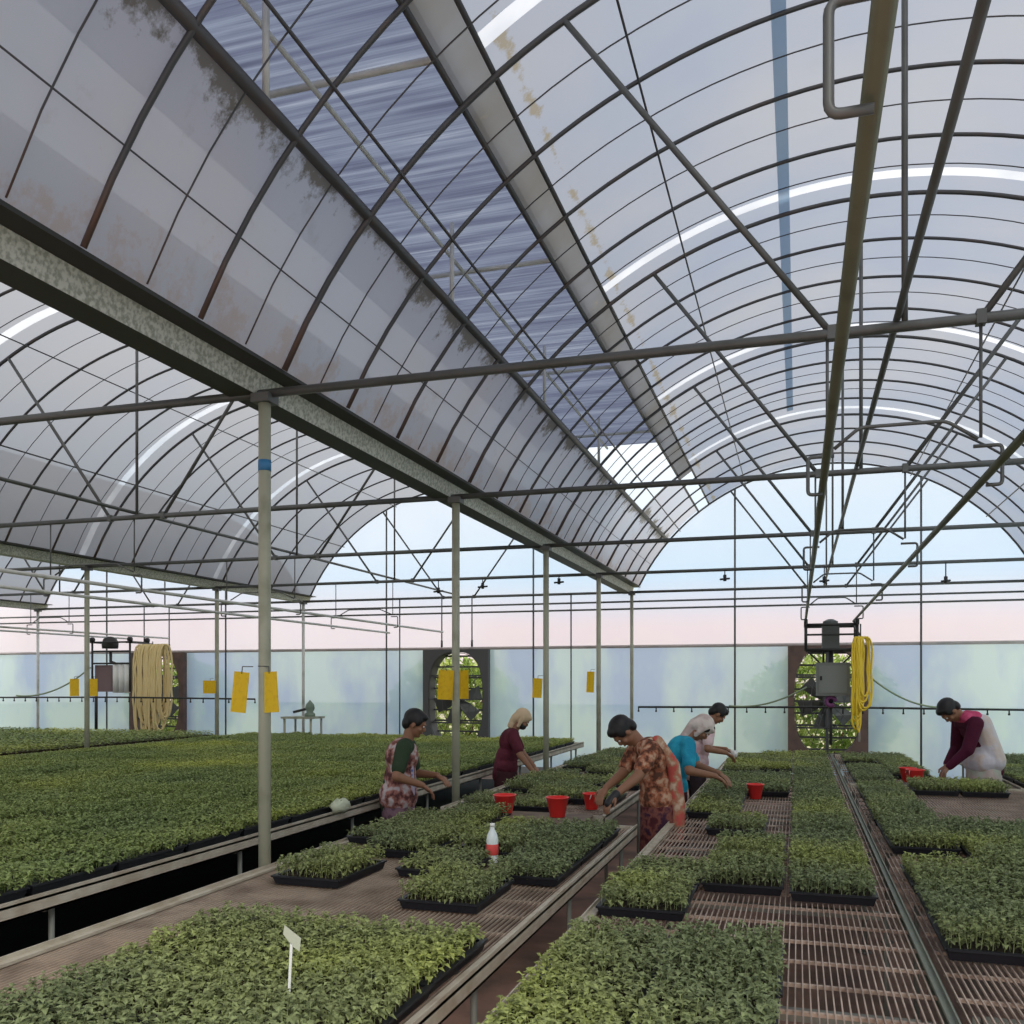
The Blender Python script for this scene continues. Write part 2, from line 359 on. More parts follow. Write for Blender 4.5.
# back wall: film with fan openings, brown beam, gable above
FANS = [(-13.62, -12.26), (-6.86, -5.54), (-.16, 1.12)]; FZ0, FZ1 = .42, 2.31
mb = MB()
xs = [-22.4] + [a for f in FANS for a in f] + [GR]
for i in range(0, len(xs) - 1):
    if i % 2 == 0: mb.add([(xs[i], YW, 0), (xs[i + 1], YW, 0), (xs[i + 1], YW, 2.31), (xs[i], YW, 2.31)], [(0, 1, 2, 3)])
    else: mb.add([(xs[i], YW, 0), (xs[i + 1], YW, 0), (xs[i + 1], YW, FZ0), (xs[i], YW, FZ0)], [(0, 1, 2, 3)])
mb.cur = 1
mb.add([(-22.4, YW, 2.31), (GR, YW, 2.31), (GR, YW, SPR), (-22.4, YW, SPR)], [(0, 1, 2, 3)])
for cx, _ in BAYS:
    n = 30; vs = []; fs = []
    for i in range(n + 1):
        o = -HW + 2 * HW * i / n; vs += [(cx + o, YW, SPR), (cx + o, YW, archz(o) + .02)]
    fs = [(2 * i, 2 * i + 2, 2 * i + 3, 2 * i + 1) for i in range(n)]; mb.add(vs, fs)
wb = mb.build('wall_back', [WALLF, GABF], smooth=False); tag(wb, None, None, kind='structure')
mb = MB(); mb.add([(GR + .12, Y0, 0), (GR + .12, YW, 0), (GR + .12, YW, 3.4), (GR + .12, Y0, 3.4)], [(0, 1, 2, 3)])
tag(mb.build('wall_right', WALLF, smooth=False), None, None, kind='structure')
mb = MB(); mb.add([(-22.4, Y0, 0), (-22.4, YW, 0), (-22.4, YW, 3.4), (-22.4, Y0, 3.4)], [(0, 1, 2, 3)])
tag(mb.build('wall_left', WALLF, smooth=False), None, None, kind='structure')
mb = MB(); mb.tube([(-22.4, YW - .05, 2.33), (GR, YW - .05, 2.33)], .028); tag(mb.build('trim_1', BEAMB), None, None, kind='structure')
mb = MB(); mb.box((-22.4, YW - .03, 0), (GR, YW + .03, .12)); tag(mb.build('baseboard_back', mat('kerb', (.30, .31, .30), .9), smooth=False), None, None, kind='structure')

# hoops
def hoop(cx, y, r, name, label, group, n=46, o0=-OC, o1=OC, m=STEEL):
    t = MB(); t.tube([(cx + o0 + (o1 - o0) * i / n, y, archz(o0 + (o1 - o0) * i / n) - r) for i in range(n + 1)], r, 8 if r > .01 else 5)
    o = t.build(name, m); tag(o, label, 'roof hoop' if r > .01 else 'wire', group); return o
for bi, (cx, bn) in enumerate(BAYS):
    k = 0; y = 4.49 - .75 * (7 if bi == 0 else (3 if bi == 1 else -6))
    while y < YW + .1:
        main = any(abs(y - t) < .05 for t in TY) or abs(y - YW) < .05
        yy = min(y, YW - .06)
        if bi < 2 or y > 8: hoop(cx, yy, .017 if main else .0135, 'roof_hoop', '%s curved steel hoop under the %s bay roof film, %s from the front' % ('stout' if main else 'plain', bn, ORD[k]), 'steel hoops of the %s bay' % bn)
        if bi < 2 and yy < 12:
            hoop(cx, yy + .375, .0045, 'film_wire', 'thin arched wire under the %s bay film, just behind the %s hoop from the front' % (bn, ORD[k]), 'thin arched wires of the %s bay' % bn, n=40)
        y += .75; k += 1

# purlins / long wires
def longtube(x, z, ya, yb, r, name, label, m, cat, grp=None):
    t = MB(); t.tube([(x, ya, z), (x, yb, z)], r, 8); o = t.build(name, m); tag(o, label, cat, grp); return o
for bi, (cx, bn) in enumerate(BAYS[:2]):
    for off, r, wd in ((-2.45, .009, 'low on the left slope'), (-1.32, .007, 'high on the left slope'), (1.32, .008, 'high on the right slope'), (2.45, .009, 'low on the right slope')):
        longtube(cx + off, archz(off) - .045, Y0, YW, r, 'purlin', 'long thin steel purlin under the hoops of the %s bay, %s' % (bn, wd), STEEL, 'purlin', 'roof purlins')
    longtube(cx - .03, 3.345, Y0, YW, .017, 'tie_pipe', 'straight lengthwise tie pipe lying across the trusses in the middle of the %s bay' % bn, CHORD, 'pipe', 'lengthwise tie pipes')
longtube(cxr + VA, archz(VA) + .005, Y0, YW, .030, 'vent_rail', 'thick dark rusty rail along the lower edge of the open roof vent', STEEL, 'rail')
longtube(cxr + VB, archz(VB) + .01, Y0, YW, .018, 'vent_rail', 'thinner rail along the upper edge of the insect net', STEEL, 'rail')
longtube(cxr + VC, archz(VC) + .01, Y0, YW, .016, 'vent_rail', 'steel rail where the soiled vent curtain meets the clear roof film', STEEL, 'rail')
longtube(-2.50, archz(-2.50 - cxr) - .01, Y0, YW, .004, 'film_wire', 'thin lengthwise wire on the film between gutter and vent rail', STEEL, 'wire')
longtube(-2.36, zb - .02, Y0, 11.8, .014, 'vent_drive_pipe', 'light drive pipe running lengthwise under the raised vent flap', PALEP, 'pipe')
for k, y in enumerate((1.3, 3.5, 5.75, 8.1, 10.5)):
    t = MB(); t.tube([(cxr + VA, y, archz(VA) + .02), (cxr + VA, y, zb + .01)], .016)
    tag(t.build('vent_post', PALEP), 'light upright post between the vent rail and the raised flap, %s from the front' % ORD[k], 'post', 'vent posts')
    t = MB(); t.tube([(cxr + VB - 1.55, y + .7, zb - .0), (cxr + VB, y + .7, zb - .0)], .018)
    tag(t.build('vent_crossbar', PALEP), 'pale pipe crossing under the raised vent flap, %s from the front' % ORD[k], 'pipe', 'vent crossbars')

# gutters
def gutter(x, label, grp='roof gutters', bm_=None):
    t = thing('roof_gutter', (x, 0, 3.30), label, 'gutter', grp)
    ya, yb = Y0, YW + .15
    b = MB(); pr = [(-.19, 3.295), (-.02, 3.295), (-.02, 3.31), (-.19, 3.31)]
    b.box((x - .19, ya, 3.295), (x - .02, yb, 3.31)); b.build('gutter_bottom', bm_ or DARKST, t, smooth=False)  # underside shade put into the colour as dark steel, lit side paler
    b = MB()
    b.add([(x - .02, ya, 3.295), (x - .02, yb, 3.295), (x + .01, yb, 3.41), (x + .01, ya, 3.41), (x - .005, ya, 3.41), (x - .005, yb, 3.41), (x - .035, yb, 3.31), (x - .035, ya, 3.31)],
          [(0, 1, 2, 3), (3, 2, 5, 4), (4, 5, 6, 7)])
    b.add([(x - .19, ya, 3.295), (x - .19, yb, 3.295), (x - .23, yb, 3.42), (x - .23, ya, 3.42), (x - .215, ya, 3.42), (x - .215, yb, 3.42), (x - .175, yb, 3.31), (x - .175, ya, 3.31)],
          [(3, 2, 1, 0), (4, 5, 2, 3), (7, 6, 5, 4)])
    b.build('gutter_side', GALV, t, smooth=False)
    b = MB(); b.box((x + .01, ya, 3.405), (x + .13, yb, 3.425)); b.box((x - .36, ya, 3.415), (x - .23, yb, 3.43)); b.build('gutter_flange', DARKST, t, smooth=False)
    return t
gutter(GX[0], 'long galvanised roof gutter with dark underside between right and middle bays')
gutter(GX[1], 'long roof gutter between the middle and left bays', bm_=GALV)
gutter(GX[2], 'far roof gutter at the left side of the left bay')
gutter(GR + .1, 'roof gutter on the right side of the right bay')

# posts
def post(x, y, label, grp, r=.034, top=3.295, band=False):
    t = thing('support_post', (x, y, 0), label, 'post', grp)
    b = MB(); b.tube([(x, y, 0), (x, y, top)], r, 14); b.build('shaft', PALEP if (y > YW - 1 and x < -5) else POSTM, t)
    b = MB(); b.box((x - .055, y - .055, top - .05), (x + .055, y + .055, top - .002)); b.build('bracket', CHORD, t, smooth=False)
    b = MB(); b.box((x - .09, y - .09, 0), (x + .09, y + .09, .015)); b.build('base_plate', CHORD, t, smooth=False)
    if band:
        b = MB(); b.tube([(x, y, 2.87), (x, y, 2.93)], r + .002, 14); tag(b.build('tape_band', BLUET, t), 'blue tape band', None)
RN = ['row right of the middle bay', 'row left of the middle bay', 'far left row']
for gi, gx in enumerate(GX):
    for k, y in enumerate([4.49, 7.49, 10.49, 13.49, YW - .13]):
        if gi and y < 7: continue
        lab = ['tall round steel post with a blue tape band nearest the camera', 'round steel post between the dark-haired worker and the worker in a beige scarf',
               'round steel post just right of the beige-scarfed worker', 'slim post right of a yellow trap, fourth in the nearest row', 'last post of the nearest row standing at the back wall'][k] if gi == 0 else \
              'round grey post under the %s gutter, %s from the back wall' % ('second' if gi == 1 else 'third', ORD[4 - k])
        post(gx + (.02 if gi == 0 else 0), y, lab, 'gutter posts', band=(gi == 0 and k == 0), r=.034 if y < YW - 1 else .03)
# slim gable posts
for bi, (cx, bn) in enumerate(BAYS):
    for s in (-1.5, 1.47):
        t = MB(); t.tube([(cx + s, YW - .08, 0), (cx + s, YW - .08, archz(s) - .02)], .017)
        tag(t.build('gable_post', CHORD), 'slim upright pipe on the back wall, %s of the fan in the %s bay' % ('left' if s < 0 else 'right', bn), 'post', 'slim back wall posts')
for gi, (x, lb) in enumerate(((-4.25, 'left of the last row post'), (-3.95, 'close beside the post by the beige scarf'), (-7.35, 'left of the middle fan'))):
    t = MB(); t.tube([(x, YW - .1, 0), (x, YW - .1, 3.3)], .014)
    if gi != 0: tag(t.build('wall_pipe', CHORD), 'thin upright pipe against the back wall %s' % lb, 'pipe', 'thin wall pipes')
# low wires across the back wall
for k, z in enumerate((3.13, 3.0)):
    t = MB(); t.tube([(-22, YW - .12, z), (GR, YW - .12, z)], .017)
    tag(t.build('wall_tie_pipe', CHORD), 'horizontal pipe across the gable just below the gutters, %s one' % ('upper', 'lower')[k], 'pipe', 'back wall tie pipes')

# trusses
def truss(cx, y, bn, k):
    t = thing('roof_truss', (cx, y, 3.3), 'steel truss across the %s bay, %s from the front' % (bn, ORD[k]), 'roof truss', 'roof trusses')
    b = MB(); b.tube([(cx - 3.3, y, 3.30), (cx + 3.3, y, 3.30)], .024, 10); b.build('bottom_chord', CHORD, t)
    b = MB(); b.tube([(cx, y, 3.3), (cx, y, archz(0) - .03)], .014); b.build('king_post', CHORD, t)
    for s in (-1, 1):
        b = MB(); b.tube([(cx + s * .31, y, 3.3), (cx + s * 1.57, y, archz(1.57) - .03)], .016); b.build('diagonal_brace', CHORD, t)
        b = MB(); b.box((cx + s * .31 - .02, y - .026, 3.272), (cx + s * .31 + .02, y + .026, 3.335)); b.build('clamp', CHORD, t, smooth=False)
for bi, (cx, bn) in enumerate(BAYS):
    for k, y in enumerate(TY[1:] + [YW - .1]):
        if bi == 2 and y < 5: continue
        truss(cx, y, bn, k)

# rails of the irrigation booms with their hangers
RZ = 2.60
def boom_rail(x, ya, yb, label, m=RAILM, r=.0175):
    t = MB(); t.tube([(x, ya, RZ), (x, yb, RZ)], r, 12); tag(t.build('boom_rail', m), label, 'rail', 'boom rails')
boom_rail(.11, Y0, 14.6, 'thick steel pipe rail hanging under the right bay, left one of the pair')
boom_rail(.79, Y0, 14.6, 'thick steel pipe rail hanging under the right bay, right one of the pair')
boom_rail(-6.15, 2.5, 15.6, 'pale pipe rail hanging in the middle bay, right one of the pair', PALEP)
boom_rail(-7.2, 2.5, 15.6, 'pale pipe rail hanging in the middle bay, left one of the pair', PALEP)
boom_rail(-12.5, 8., 16.2, 'pale pipe rail hanging in the left bay, right one of the pair', PALEP)
boom_rail(-13.4, 8., 16.2, 'pale pipe rail hanging in the left bay, left one of the pair', PALEP)
def rpts(pts, rad=.03, n=4):
    """round the corners of a bent bar"""
    out = [V(pts[0])]
    for i in range(1, len(pts) - 1):
        p = V(pts[i]); a = (V(pts[i - 1]) - p); b = (V(pts[i + 1]) - p); r = min(rad, a.length * .45, b.length * .45)
        A = p + a.normalized() * r; B = p + b.normalized() * r
        for k in range(n + 1):
            s = k / n; out.append(A * (1 - s) ** 2 + p * 2 * s * (1 - s) + B * s * s)
    out.append(V(pts[-1])); return out
def hanger(xl, xr, y, bn, k, cr=.0085):
    t = thing('rail_hanger', ((xl + xr) / 2, y, 3.3), 'bent steel hanger carrying the boom rails under the %s truss of the %s bay' % (ORD[k], bn), 'rail hanger', 'boom rail hangers')
    sc = (xr - xl) / .68
    for x, s in ((xl, -1), (xr, 1)):
        b = MB(); b.tube([(x + s * -.02 + (-.0), y, 3.3), (x - s * .02, y, 2.775)], cr * .85); b.build('hanging_rod', CHORD, t)
        b = MB(); b.tube(rpts([(x - s * .05, y, 2.738), (x + s * .065, y, 2.738), (x + s * .065, y, 2.565), (x - s * .0, y, 2.565)], .02), cr, 8); b.build('bracket', CHORD, t)
    b = MB(); b.tube(rpts([(xl + .05 * sc, y, 2.77), (xl + .16 * sc, y, 2.86), (xr - .16 * sc, y, 2.86), (xr - .03, y, 2.77)], .03), cr, 8); b.build('crank_bar', CHORD, t)
for k, y in enumerate(TY[1:]): hanger(.11, .79, y, 'right', k)
for k, y in enumerate(TY[2:]): hanger(-7.2, -6.15, y, 'middle', k + 1, .008)
for k, y in enumerate(TY[3:]): hanger(-13.4, -12.5, y, 'left', k + 2, .008)
# misting nozzles along the fourth truss, and rods over the fans
for k, (x, z0) in enumerate(((-5.36, 3.12), (-4.63, 3.17), (-3.42, 3.2), (-.99, 3.17), (1.88, 3.05), (.35, 3.1))):
    t = MB(); y = 13.42; t.tube([(x, y, 3.29), (x, y, z0 + .03)], .008); t.tube([(x, y, z0 + .05), (x, y, z0 - .04)], .024); t.tube([(x - .06, y - .05, z0 - .02), (x + .06, y + .05, z0)], .014)
    tag(t.build('mist_nozzle', BLACKP), 'small black misting nozzle hanging from the fifth truss, %s from the left' % ORD[[0, 1, 2, 3, 5, 4][k]], 'nozzle', 'misting nozzles')
for bi, (fx0, fx1) in enumerate(FANS[:2]):
    for s in (.27, .73):
        x = fx0 + (fx1 - fx0) * s + .05
        t = MB(); t.tube([(x, YW - .16, 3.3), (x, YW - .16, 2.35)], .013)
        t.tube([(x, YW - .16, 2.48), (x, YW - .16, 2.36)], .022)
        tag(t.build('fan_hanger_rod', CHORD), 'short rod above the %s fan, %s one' % (('left', 'middle')[bi], 'left' if s < .5 else 'right'), 'rod', 'fan hanger rods')

# fans
def fan(x0, x1, fm, label, blades=6):
    cx = (x0 + x1) / 2; cz = (FZ0 + FZ1) / 2; y = YW
    t = thing('exhaust_fan', (cx, y, FZ0), label, 'fan', 'exhaust fans in the back wall')
    hw = (x1 - x0) / 2; hh = (FZ1 - FZ0) / 2; rx, rz = hw * .84, hh * .95
    n = 48; b = MB()
    def ring(f, yy):
        o = []
        for i in range(n):
            a = 2 * math.pi * i / n; c, s = math.cos(a), math.sin(a)
            if f == 'in': e = .72; o.append((cx + rx * math.copysign(abs(c) ** e, c), yy, cz + rz * math.copysign(abs(s) ** e, s)))
            else:
                k = 1 / max(abs(c), abs(s)); o.append((cx + hw * c * k, yy, cz + hh * s * k))
        return o
    vs = ring('in', y - .12) + ring('out', y - .12) + ring('out', y + .25) + ring('in', y + .25)
    fs = []
    for i in range(n):
        j = (i + 1) % n
        for q in range(4): fs.append((q * n + i, q * n + j, ((q + 1) % 4) * n + j, ((q + 1) % 4) * n + i))
    b.add(vs, fs); b.build('frame', fm, t, smooth=False)
    b = MB()
    for k in range(9):
        z = cz - rz * .92 + k * rz * 1.84 / 8
        b.box((cx - rx, y + .17, z - .016), (cx + rx, y + .20, z + .016))
    b.build('shutter', FANM, t, smooth=False)
    b = MB()
    for k in range(blades):
        a = 2 * math.pi * k / blades + .3; u = V((math.cos(a), 0, math.sin(a))); p = V((-math.sin(a), 0, math.cos(a)))
        q = []
        for rr, wd, tw in ((.08, .05, .05), (.25, .10, .045), (.47, .13, .02)):
            for sgn in (-1, 1): q.append(V((cx, y + .05, cz)) + u * rr + p * wd * sgn + V((0, tw * sgn, 0)))
        q2 = [v_ + V((0, .006, 0)) for v_ in q]
        b.add(q + q2, [(0, 1, 3, 2), (2, 3, 5, 4), (6, 8, 9, 7), (8, 10, 11, 9), (0, 2, 8, 6), (2, 4, 10, 8), (1, 7, 9, 3), (3, 9, 11, 5), (4, 5, 11, 10)])
        b.build('blade', BLADE, t, smooth=False); b = MB()
    b = MB(); b.tube([(cx, y - .02, cz), (cx, y + .12, cz)], .09, 16); b.build('hub', BLADE, t)
    b = MB()
    for z in (cz - rz * .5, cz + rz * .5): b.box((cx - rx, y - .02, z - .015), (cx + rx, y + .01, z + .015))
    for x in (cx - .03,): b.box((x, y - .02, cz - rz), (x + .05, y + .01, cz + rz))
    b.build('motor_bracket', FANM, t, smooth=False)
    b = MB()
    for s in (.5, .75, 1.0):
        b.tube([(cx + rx * .98 * s * math.copysign(abs(math.cos(a)) ** .7, math.cos(a)), y - .09, cz + rz * .98 * s * math.copysign(abs(math.sin(a)) ** .7, math.sin(a))) for a in [2 * math.pi * i / 32 for i in range(32)]], .006, 5, closed=True)
    for i in range(12):
        a = 2 * math.pi * i / 12; b.tube([(cx, y - .09, cz), (cx + rx * math.cos(a), y - .09, cz + rz * math.sin(a))], .005, 5)
    b.build('guard', FANM, t)
fan(*FANS[0], FANB, 'brown-framed exhaust fan in the back wall behind the beige hose coil')
fan(*FANS[1], FANM, 'dark-framed exhaust fan in the back wall behind the second near post')
fan(*FANS[2], FANB, 'brown-framed exhaust fan in the back wall behind the boom cart')

# bushes outside, seen through the fans
for k, (bx, by) in enumerate(((-14.6, 19.4), (-7.3, 19.2), (.4, 19.0))):
    rg = np.random.default_rng(k + 5); b = MB(); n = 5200
    for i in range(n):
        u = rg.normal(size=3); u /= np.linalg.norm(u); rr = rg.uniform(.75, 1.05)
        p = V((bx + u[0] * 1.5 * rr, by + u[1] * .8 * rr, 1.12 + u[2] * 1.1 * rr)); a = V(rg.normal(size=3)).normalized() * .075; c = V(rg.normal(size=3)).normalized() * .05
        b.add([p - a, p + c, p + a, p - c], [(0, 1, 2, 3)])
    t = thing('leafy_bush', (bx, by, 0), 'sunlit yellow-green bush outside behind the %s exhaust fan' % ('left', 'middle', 'right')[k], 'bush', 'bushes outside')
    b.build('foliage', BUSH, t, smooth=False)
    b = MB()
    for q in range(4): b.tube([(bx + q * .1 - .15, by, -.06), (bx + (q - 1.5) * .5, by, 1.5)], [.04, .015], 6)
    b.build('stem', RUSTY, t)

# ------------------------------------------------------------------ benches
def bench(x0, x1, y0, y1, z, label, rail_l, rail_r, wires=True, cross=.28, legs_r=True, wm=None, wsp=.024):
    t = thing('growing_bench', ((x0 + x1) / 2, (y0 + y1) / 2, 0), label, 'bench', 'growing benches')
    b = MB()
    if wires:
        n = int((x1 - x0) / wsp)
        for i in range(n + 1):
            x = x0 + (x1 - x0) * i / n; b.box((x - .0022, y0, z - .014), (x + .0022, y1, z - .004))
        n = int((y1 - y0) / .07)
        b.build('wire_mesh', wm or WIRE, t, smooth=False); b = MB()
        n = int((y1 - y0) / cross)
        for i in range(n + 1):
            y = y0 + (y1 - y0) * i / n; b.box((x0, y - .008, z - .026), (x1, y + .008, z - .014))
        b.build('crossbars', wm or WIRE, t, smooth=False); b = MB()
    else:
        b.box((x0, y0, z - .03), (x1, y1, z - .006)); b.build('deck', BRAILD, t, smooth=False); b = MB()
    for x, mm, s in ((x0, rail_l, -1), (x1, rail_r, 1)):
        if mm is None: continue
        hw_ = .013 if mm is BRAILD else .02; a0, a1 = (x - hw_, x + hw_); b = MB()
        b.box((a0, y0, z - .055), (a1, y1, z - .045)); b.box((a0 if s < 0 else a1 - .006, y0, z - .055), (a0 + .006 if s < 0 else a1, y1, z + .028))
        b.box((a0, y0, z - .0), (a1, y1, z + .012)); b.build('edge_rail', mm, t, smooth=False)
    for yy in (y0, y1):
        b = MB(); b.box((x0, yy - .015, z - .055), (x1, yy + .015, z + .012)); b.build('end_rail', rail_r or BRAIL, t, smooth=False)
    n = max(2, int((y1 - y0) / 1.55) + 1)
    for x, s in ((x0 + .05, -1), (x1 - .05, 1)):
        for i in range(n):
            y = y0 + .35 + (y1 - y0 - .6) * i / (n - 1)
            b = MB(); b.tube([(x, y, .0), (x, y, z - .055)], .014, 8); b.tube([(x, y, 0), (x, y, .01)], .04, 8); b.build('leg', LEGM, t)
    for i in range(n):
        y = y0 + .35 + (y1 - y0 - .6) * i / (n - 1); b = MB(); b.box((x0 + .07, y - .02, z - .09), (x1 - .07, y + .02, z - .055)); b.build('cross_beam', LEGM, t, smooth=False)
    return t
BZ = .66; AZ = .72
bench(-9.25, -3.27, 1.6, 14.35, AZ, 'very wide bench at left fully carpeted with seedlings', BRAIL, BRAIL, wires=False)
bench(-2.78, -1.11, 1.4, 6.53, BZ, 'slatted bench in the foreground between the tall post and the light edge rail', BRAIL, BRAIL, wm=mat('bench_wire_warm', (.50, .40, .31), .6, .1, noise=(5, (.26, .20, .15), .4, .7)))
bench(-2.74, -1.42, 6.95, 13.8, BZ, 'bench behind the red buckets in front of the back wall', BRAIL, BRAIL)
bench(-.875, .45, 1.4, 13.8, BZ, 'middle wire mesh bench running from the front to the boom cart', BRAIL, BRAILD)
bench(.505, 3.4, 1.4, 9.85, BZ, 'wide mesh bench at the right beyond the dark rail', None, BRAIL)
bench(.505, 1.36, 9.9, 13.8, BZ, 'short narrow bench at the far right under the boom, left of the bending worker', None, BRAIL)
bench(2.06, 3.4, 9.9, 13.8, BZ, 'short bench at the far right behind the bending worker', BRAIL, BRAIL)
bench(-15.3, -9.75, 6.5, 14.0, AZ, 'far left bench beyond the second post row', BRAIL, BRAIL, wires=False)
bench(-21.6, -16.4, 9.0, 14.0, AZ, 'bare pale bench at the far left edge of the greenhouse', BRAIL, BRAIL, wires=False)

# ------------------------------------------------------------------ seedling trays
TW, TL = .385, .54
def tray_mesh():
    b = MB(); h = .045; x, y = TW / 2, TL / 2; i = .018
    o = [(-x, -y), (x, -y), (x, y), (-x, y)]
    bo = [(px * .93, py * .95, 0) for px, py in o]; top = [(px, py, h) for px, py in o]; ins = [(px - math.copysign(i, px), py - math.copysign(i, py), h) for px, py in o]
    low = [(p[0], p[1], h - .008) for p in ins]
    vs = bo + top + ins + low; fs = [(0, 3, 2, 1)]
    for k in range(4):
        j = (k + 1) % 4; fs += [(k, j, 4 + j, 4 + k), (4 + k, 4 + j, 8 + j, 8 + k), (8 + k, 8 + j, 12 + j, 12 + k)]
    b.add(vs, fs); b.box((-x - .004, -y - .004, h - .008), (-x + .004, y + .004, h + .001)); b.box((x - .004, -y - .004, h - .008), (x + .004, y + .004, h + .001))
    b.box((-x, -y - .004, h - .008), (x, -y + .004, h + .001)); b.box((-x, y - .004, h - .008), (x, y + .004, h + .001))
    return b
def soil_mesh():
    b = MB(); x, y = TW / 2 - .019, TL / 2 - .019; b.add([(-x, -y, .036), (x, -y, .036), (x, y, .036), (-x, y, .036)], [(0, 1, 2, 3)])
    for i in range(8):
        xx = -x + 2 * x * i / 7; b.box((xx - .002, -y, .036), (xx + .002, y, .0405))
    return b
def seed_mesh(seed, nx, ny, h, leaves, ls, spread=.02):
    rg = np.random.default_rng(seed); b = MB()
    for ix in range(nx):
        for iy in range(ny):
            x = (ix + .5) / nx * TW - TW / 2 + rg.normal() * .006; y = (iy + .5) / ny * TL - TL / 2 + rg.normal() * .006
            hh = h * rg.uniform(.75, 1.15); top = V((x + rg.normal() * .01, y + rg.normal() * .01, .036 + hh))
            base = V((x, y, .034)); d = .0015
            b.add([base + V((-d, 0, 0)), base + V((d, 0, 0)), top + V((d, 0, 0)), top + V((-d, 0, 0))], [(0, 1, 2, 3)])
            for k in range(leaves):
                a = rg.uniform(0, 2 * math.pi); f = rg.uniform(.12, 1.0) ** .6; st = base.lerp(top, f)
                l = ls * rg.uniform(.7, 1.25); wdt = l * rg.uniform(.30, .42); el = rg.uniform(-.35, .75)
                u = V((math.cos(a) * math.cos(el), math.sin(a) * math.cos(el), math.sin(el))); p = V((-math.sin(a), math.cos(a), 0))
                up = u.cross(p) * -1
                m1 = st + u * l * .45; tip = st + u * l - V((0, 0, l * .28))
                b.add([st, m1 + p * wdt + V((0, 0, wdt * .3)), tip, m1 - p * wdt + V((0, 0, wdt * .3)), m1], [(0, 4, 1), (4, 2, 1), (0, 3, 4), (3, 2, 4)])
    return b
tray_me = tray_mesh().build('tray', TRAYM, smooth=False); soil_me = soil_mesh().build('soil', SOIL, smooth=False)
seeds_hi = [seed_mesh(k, 11, 15, .078, 12, .0265).build('seedlings', LEAF, smooth=False) for k in range(5)]
seeds_lo = [seed_mesh(20 + k, 10, 14, .060, 9, .028).build('seedlings', LEAF, smooth=False) for k in range(3)]
seeds_a = [seed_mesh(40 + k, 10, 14, .062, 9, .031).build('seedlings', LEAFA, smooth=False) for k in range(4)]
for o in [tray_me, soil_me] + seeds_hi + seeds_lo + seeds_a: C.objects.unlink(o)
trng = random.Random(11); NT = [0]
def tray(x, y, z, label, group, kind='hi', rz=None):
    r = thing('seedling_tray', (x, y, z), label, 'seedling tray', group, trng.uniform(-.012, .012) if rz is None else rz)
    NT[0] += 1
    for src in (tray_me, soil_me, trng.choice({'hi': seeds_hi, 'lo': seeds_lo, 'a': seeds_a}[kind])):
        if kind == 'a' and src is soil_me: continue
        c = src.copy(); C.objects.link(c); c.parent = r
        if 'seedlings' in c.name:
            c['kind'] = 'stuff'; c.rotation_euler = (0, 0, trng.choice((0, math.pi))); s = trng.uniform(.85, 1.15); c.scale = (1, 1, s)
    return r
def block(xs, ys, z, where, group, kind='hi', skip=(), jit=.006):
    for j, y in enumerate(ys):
        for i, x in enumerate(xs):
            if (i, j) in skip: continue
            rw = ', %s row from the front' % ORD[j] if len(ys) > 1 else ''
            cl_ = ', %s from the left' % ORD[i] if len(xs) > 1 else ''
            tray(x + trng.uniform(-jit, jit), y + trng.uniform(-jit, jit), z, 'seedling tray %s%s%s' % (where, rw, cl_), group, kind)
T = BZ + .002
fr = lambda a, st, n: [a + st * k for k in range(n)]
block([-2.12, -1.73, -1.34], fr(1.99, .56, 3), T, 'in the white-tag block', 'left foreground block of trays', skip=())
block([-.658, -.250], fr(2.20, .56, 3), T, 'in the middle bench foreground', 'middle foreground block of trays')
tray(-2.38, 4.42, T, 'small seedling tray standing alone beside the tall post', 'trays along the front bench', 'hi')
block([-2.26], fr(5.25, .56, 3), T, 'in the file beside the dark-haired worker', 'trays along the front bench')
block([-2.575], fr(5.62, .56, 2), T, 'at the left rail beside the dark-haired worker', 'trays along the front bench', kind='lo')
tray(-1.55, 4.14, T, 'seedling tray nearest the bare mesh of the front bench, below the bottle', 'trays along the front bench')
block([-1.345], fr(4.78, .56, 3), T, 'by the light edge rail behind bare mesh', 'trays along the front bench')
block([-1.76], fr(5.36, .56, 2), T, 'just behind the standing plastic bottle', 'trays along the front bench')
tray(-1.85, 4.78, T, 'seedling tray left of the plastic bottle', 'trays along the front bench', 'lo')
block([-2.44, -2.04, -1.64], fr(7.32, .57, 11), T, 'behind the red buckets', 'trays on the bench behind the buckets', kind='lo', skip=((2, 0), (0, 1), (2, 2), (1, 4), (0, 5), (2, 7), (1, 8)))
tray(-.66, 4.28, T, 'seedling tray at the left rail with bare mesh before it, middle bench', 'trays on the middle bench')
tray(-.262, 4.90, T, 'seedling tray left of the long strip, second on the middle bench', 'trays on the middle bench', 'hi')
tray(-.66, 4.86, T, 'seedling tray right behind the front left one on the middle bench', 'trays on the middle bench', 'lo')
tray(-.265, 5.68, T, 'seedling tray with mesh before and behind it, left of the long strip', 'trays on the middle bench', 'hi')
tray(-.40, 6.62, T, 'small dark seedling tray on bare mesh near the teal-shirted worker', 'trays on the middle bench', 'lo')
tray(-.615, 7.38, T, 'seedling tray right in front of the teal-shirted worker', 'trays on the middle bench', 'lo')
block([.155], fr(4.82, .555, 15), T, 'in the long strip left of the dark rail', 'long strip of trays', kind='hi', jit=.002)
block([-.26], fr(8.9, .56, 8), T, 'beside the far end of the long strip', 'far trays on the middle bench', kind='lo', skip=((0, 3),))
block([-.62], fr(8.05, .56, 9), T, 'along the far left rail of the middle bench', 'far trays on the middle bench', kind='lo', skip=((0, 4),))
block([.725], fr(4.02, .56, 10), T, 'right of the dark rail', 'file of trays right of the dark rail', kind='hi', skip=((0, 3),))
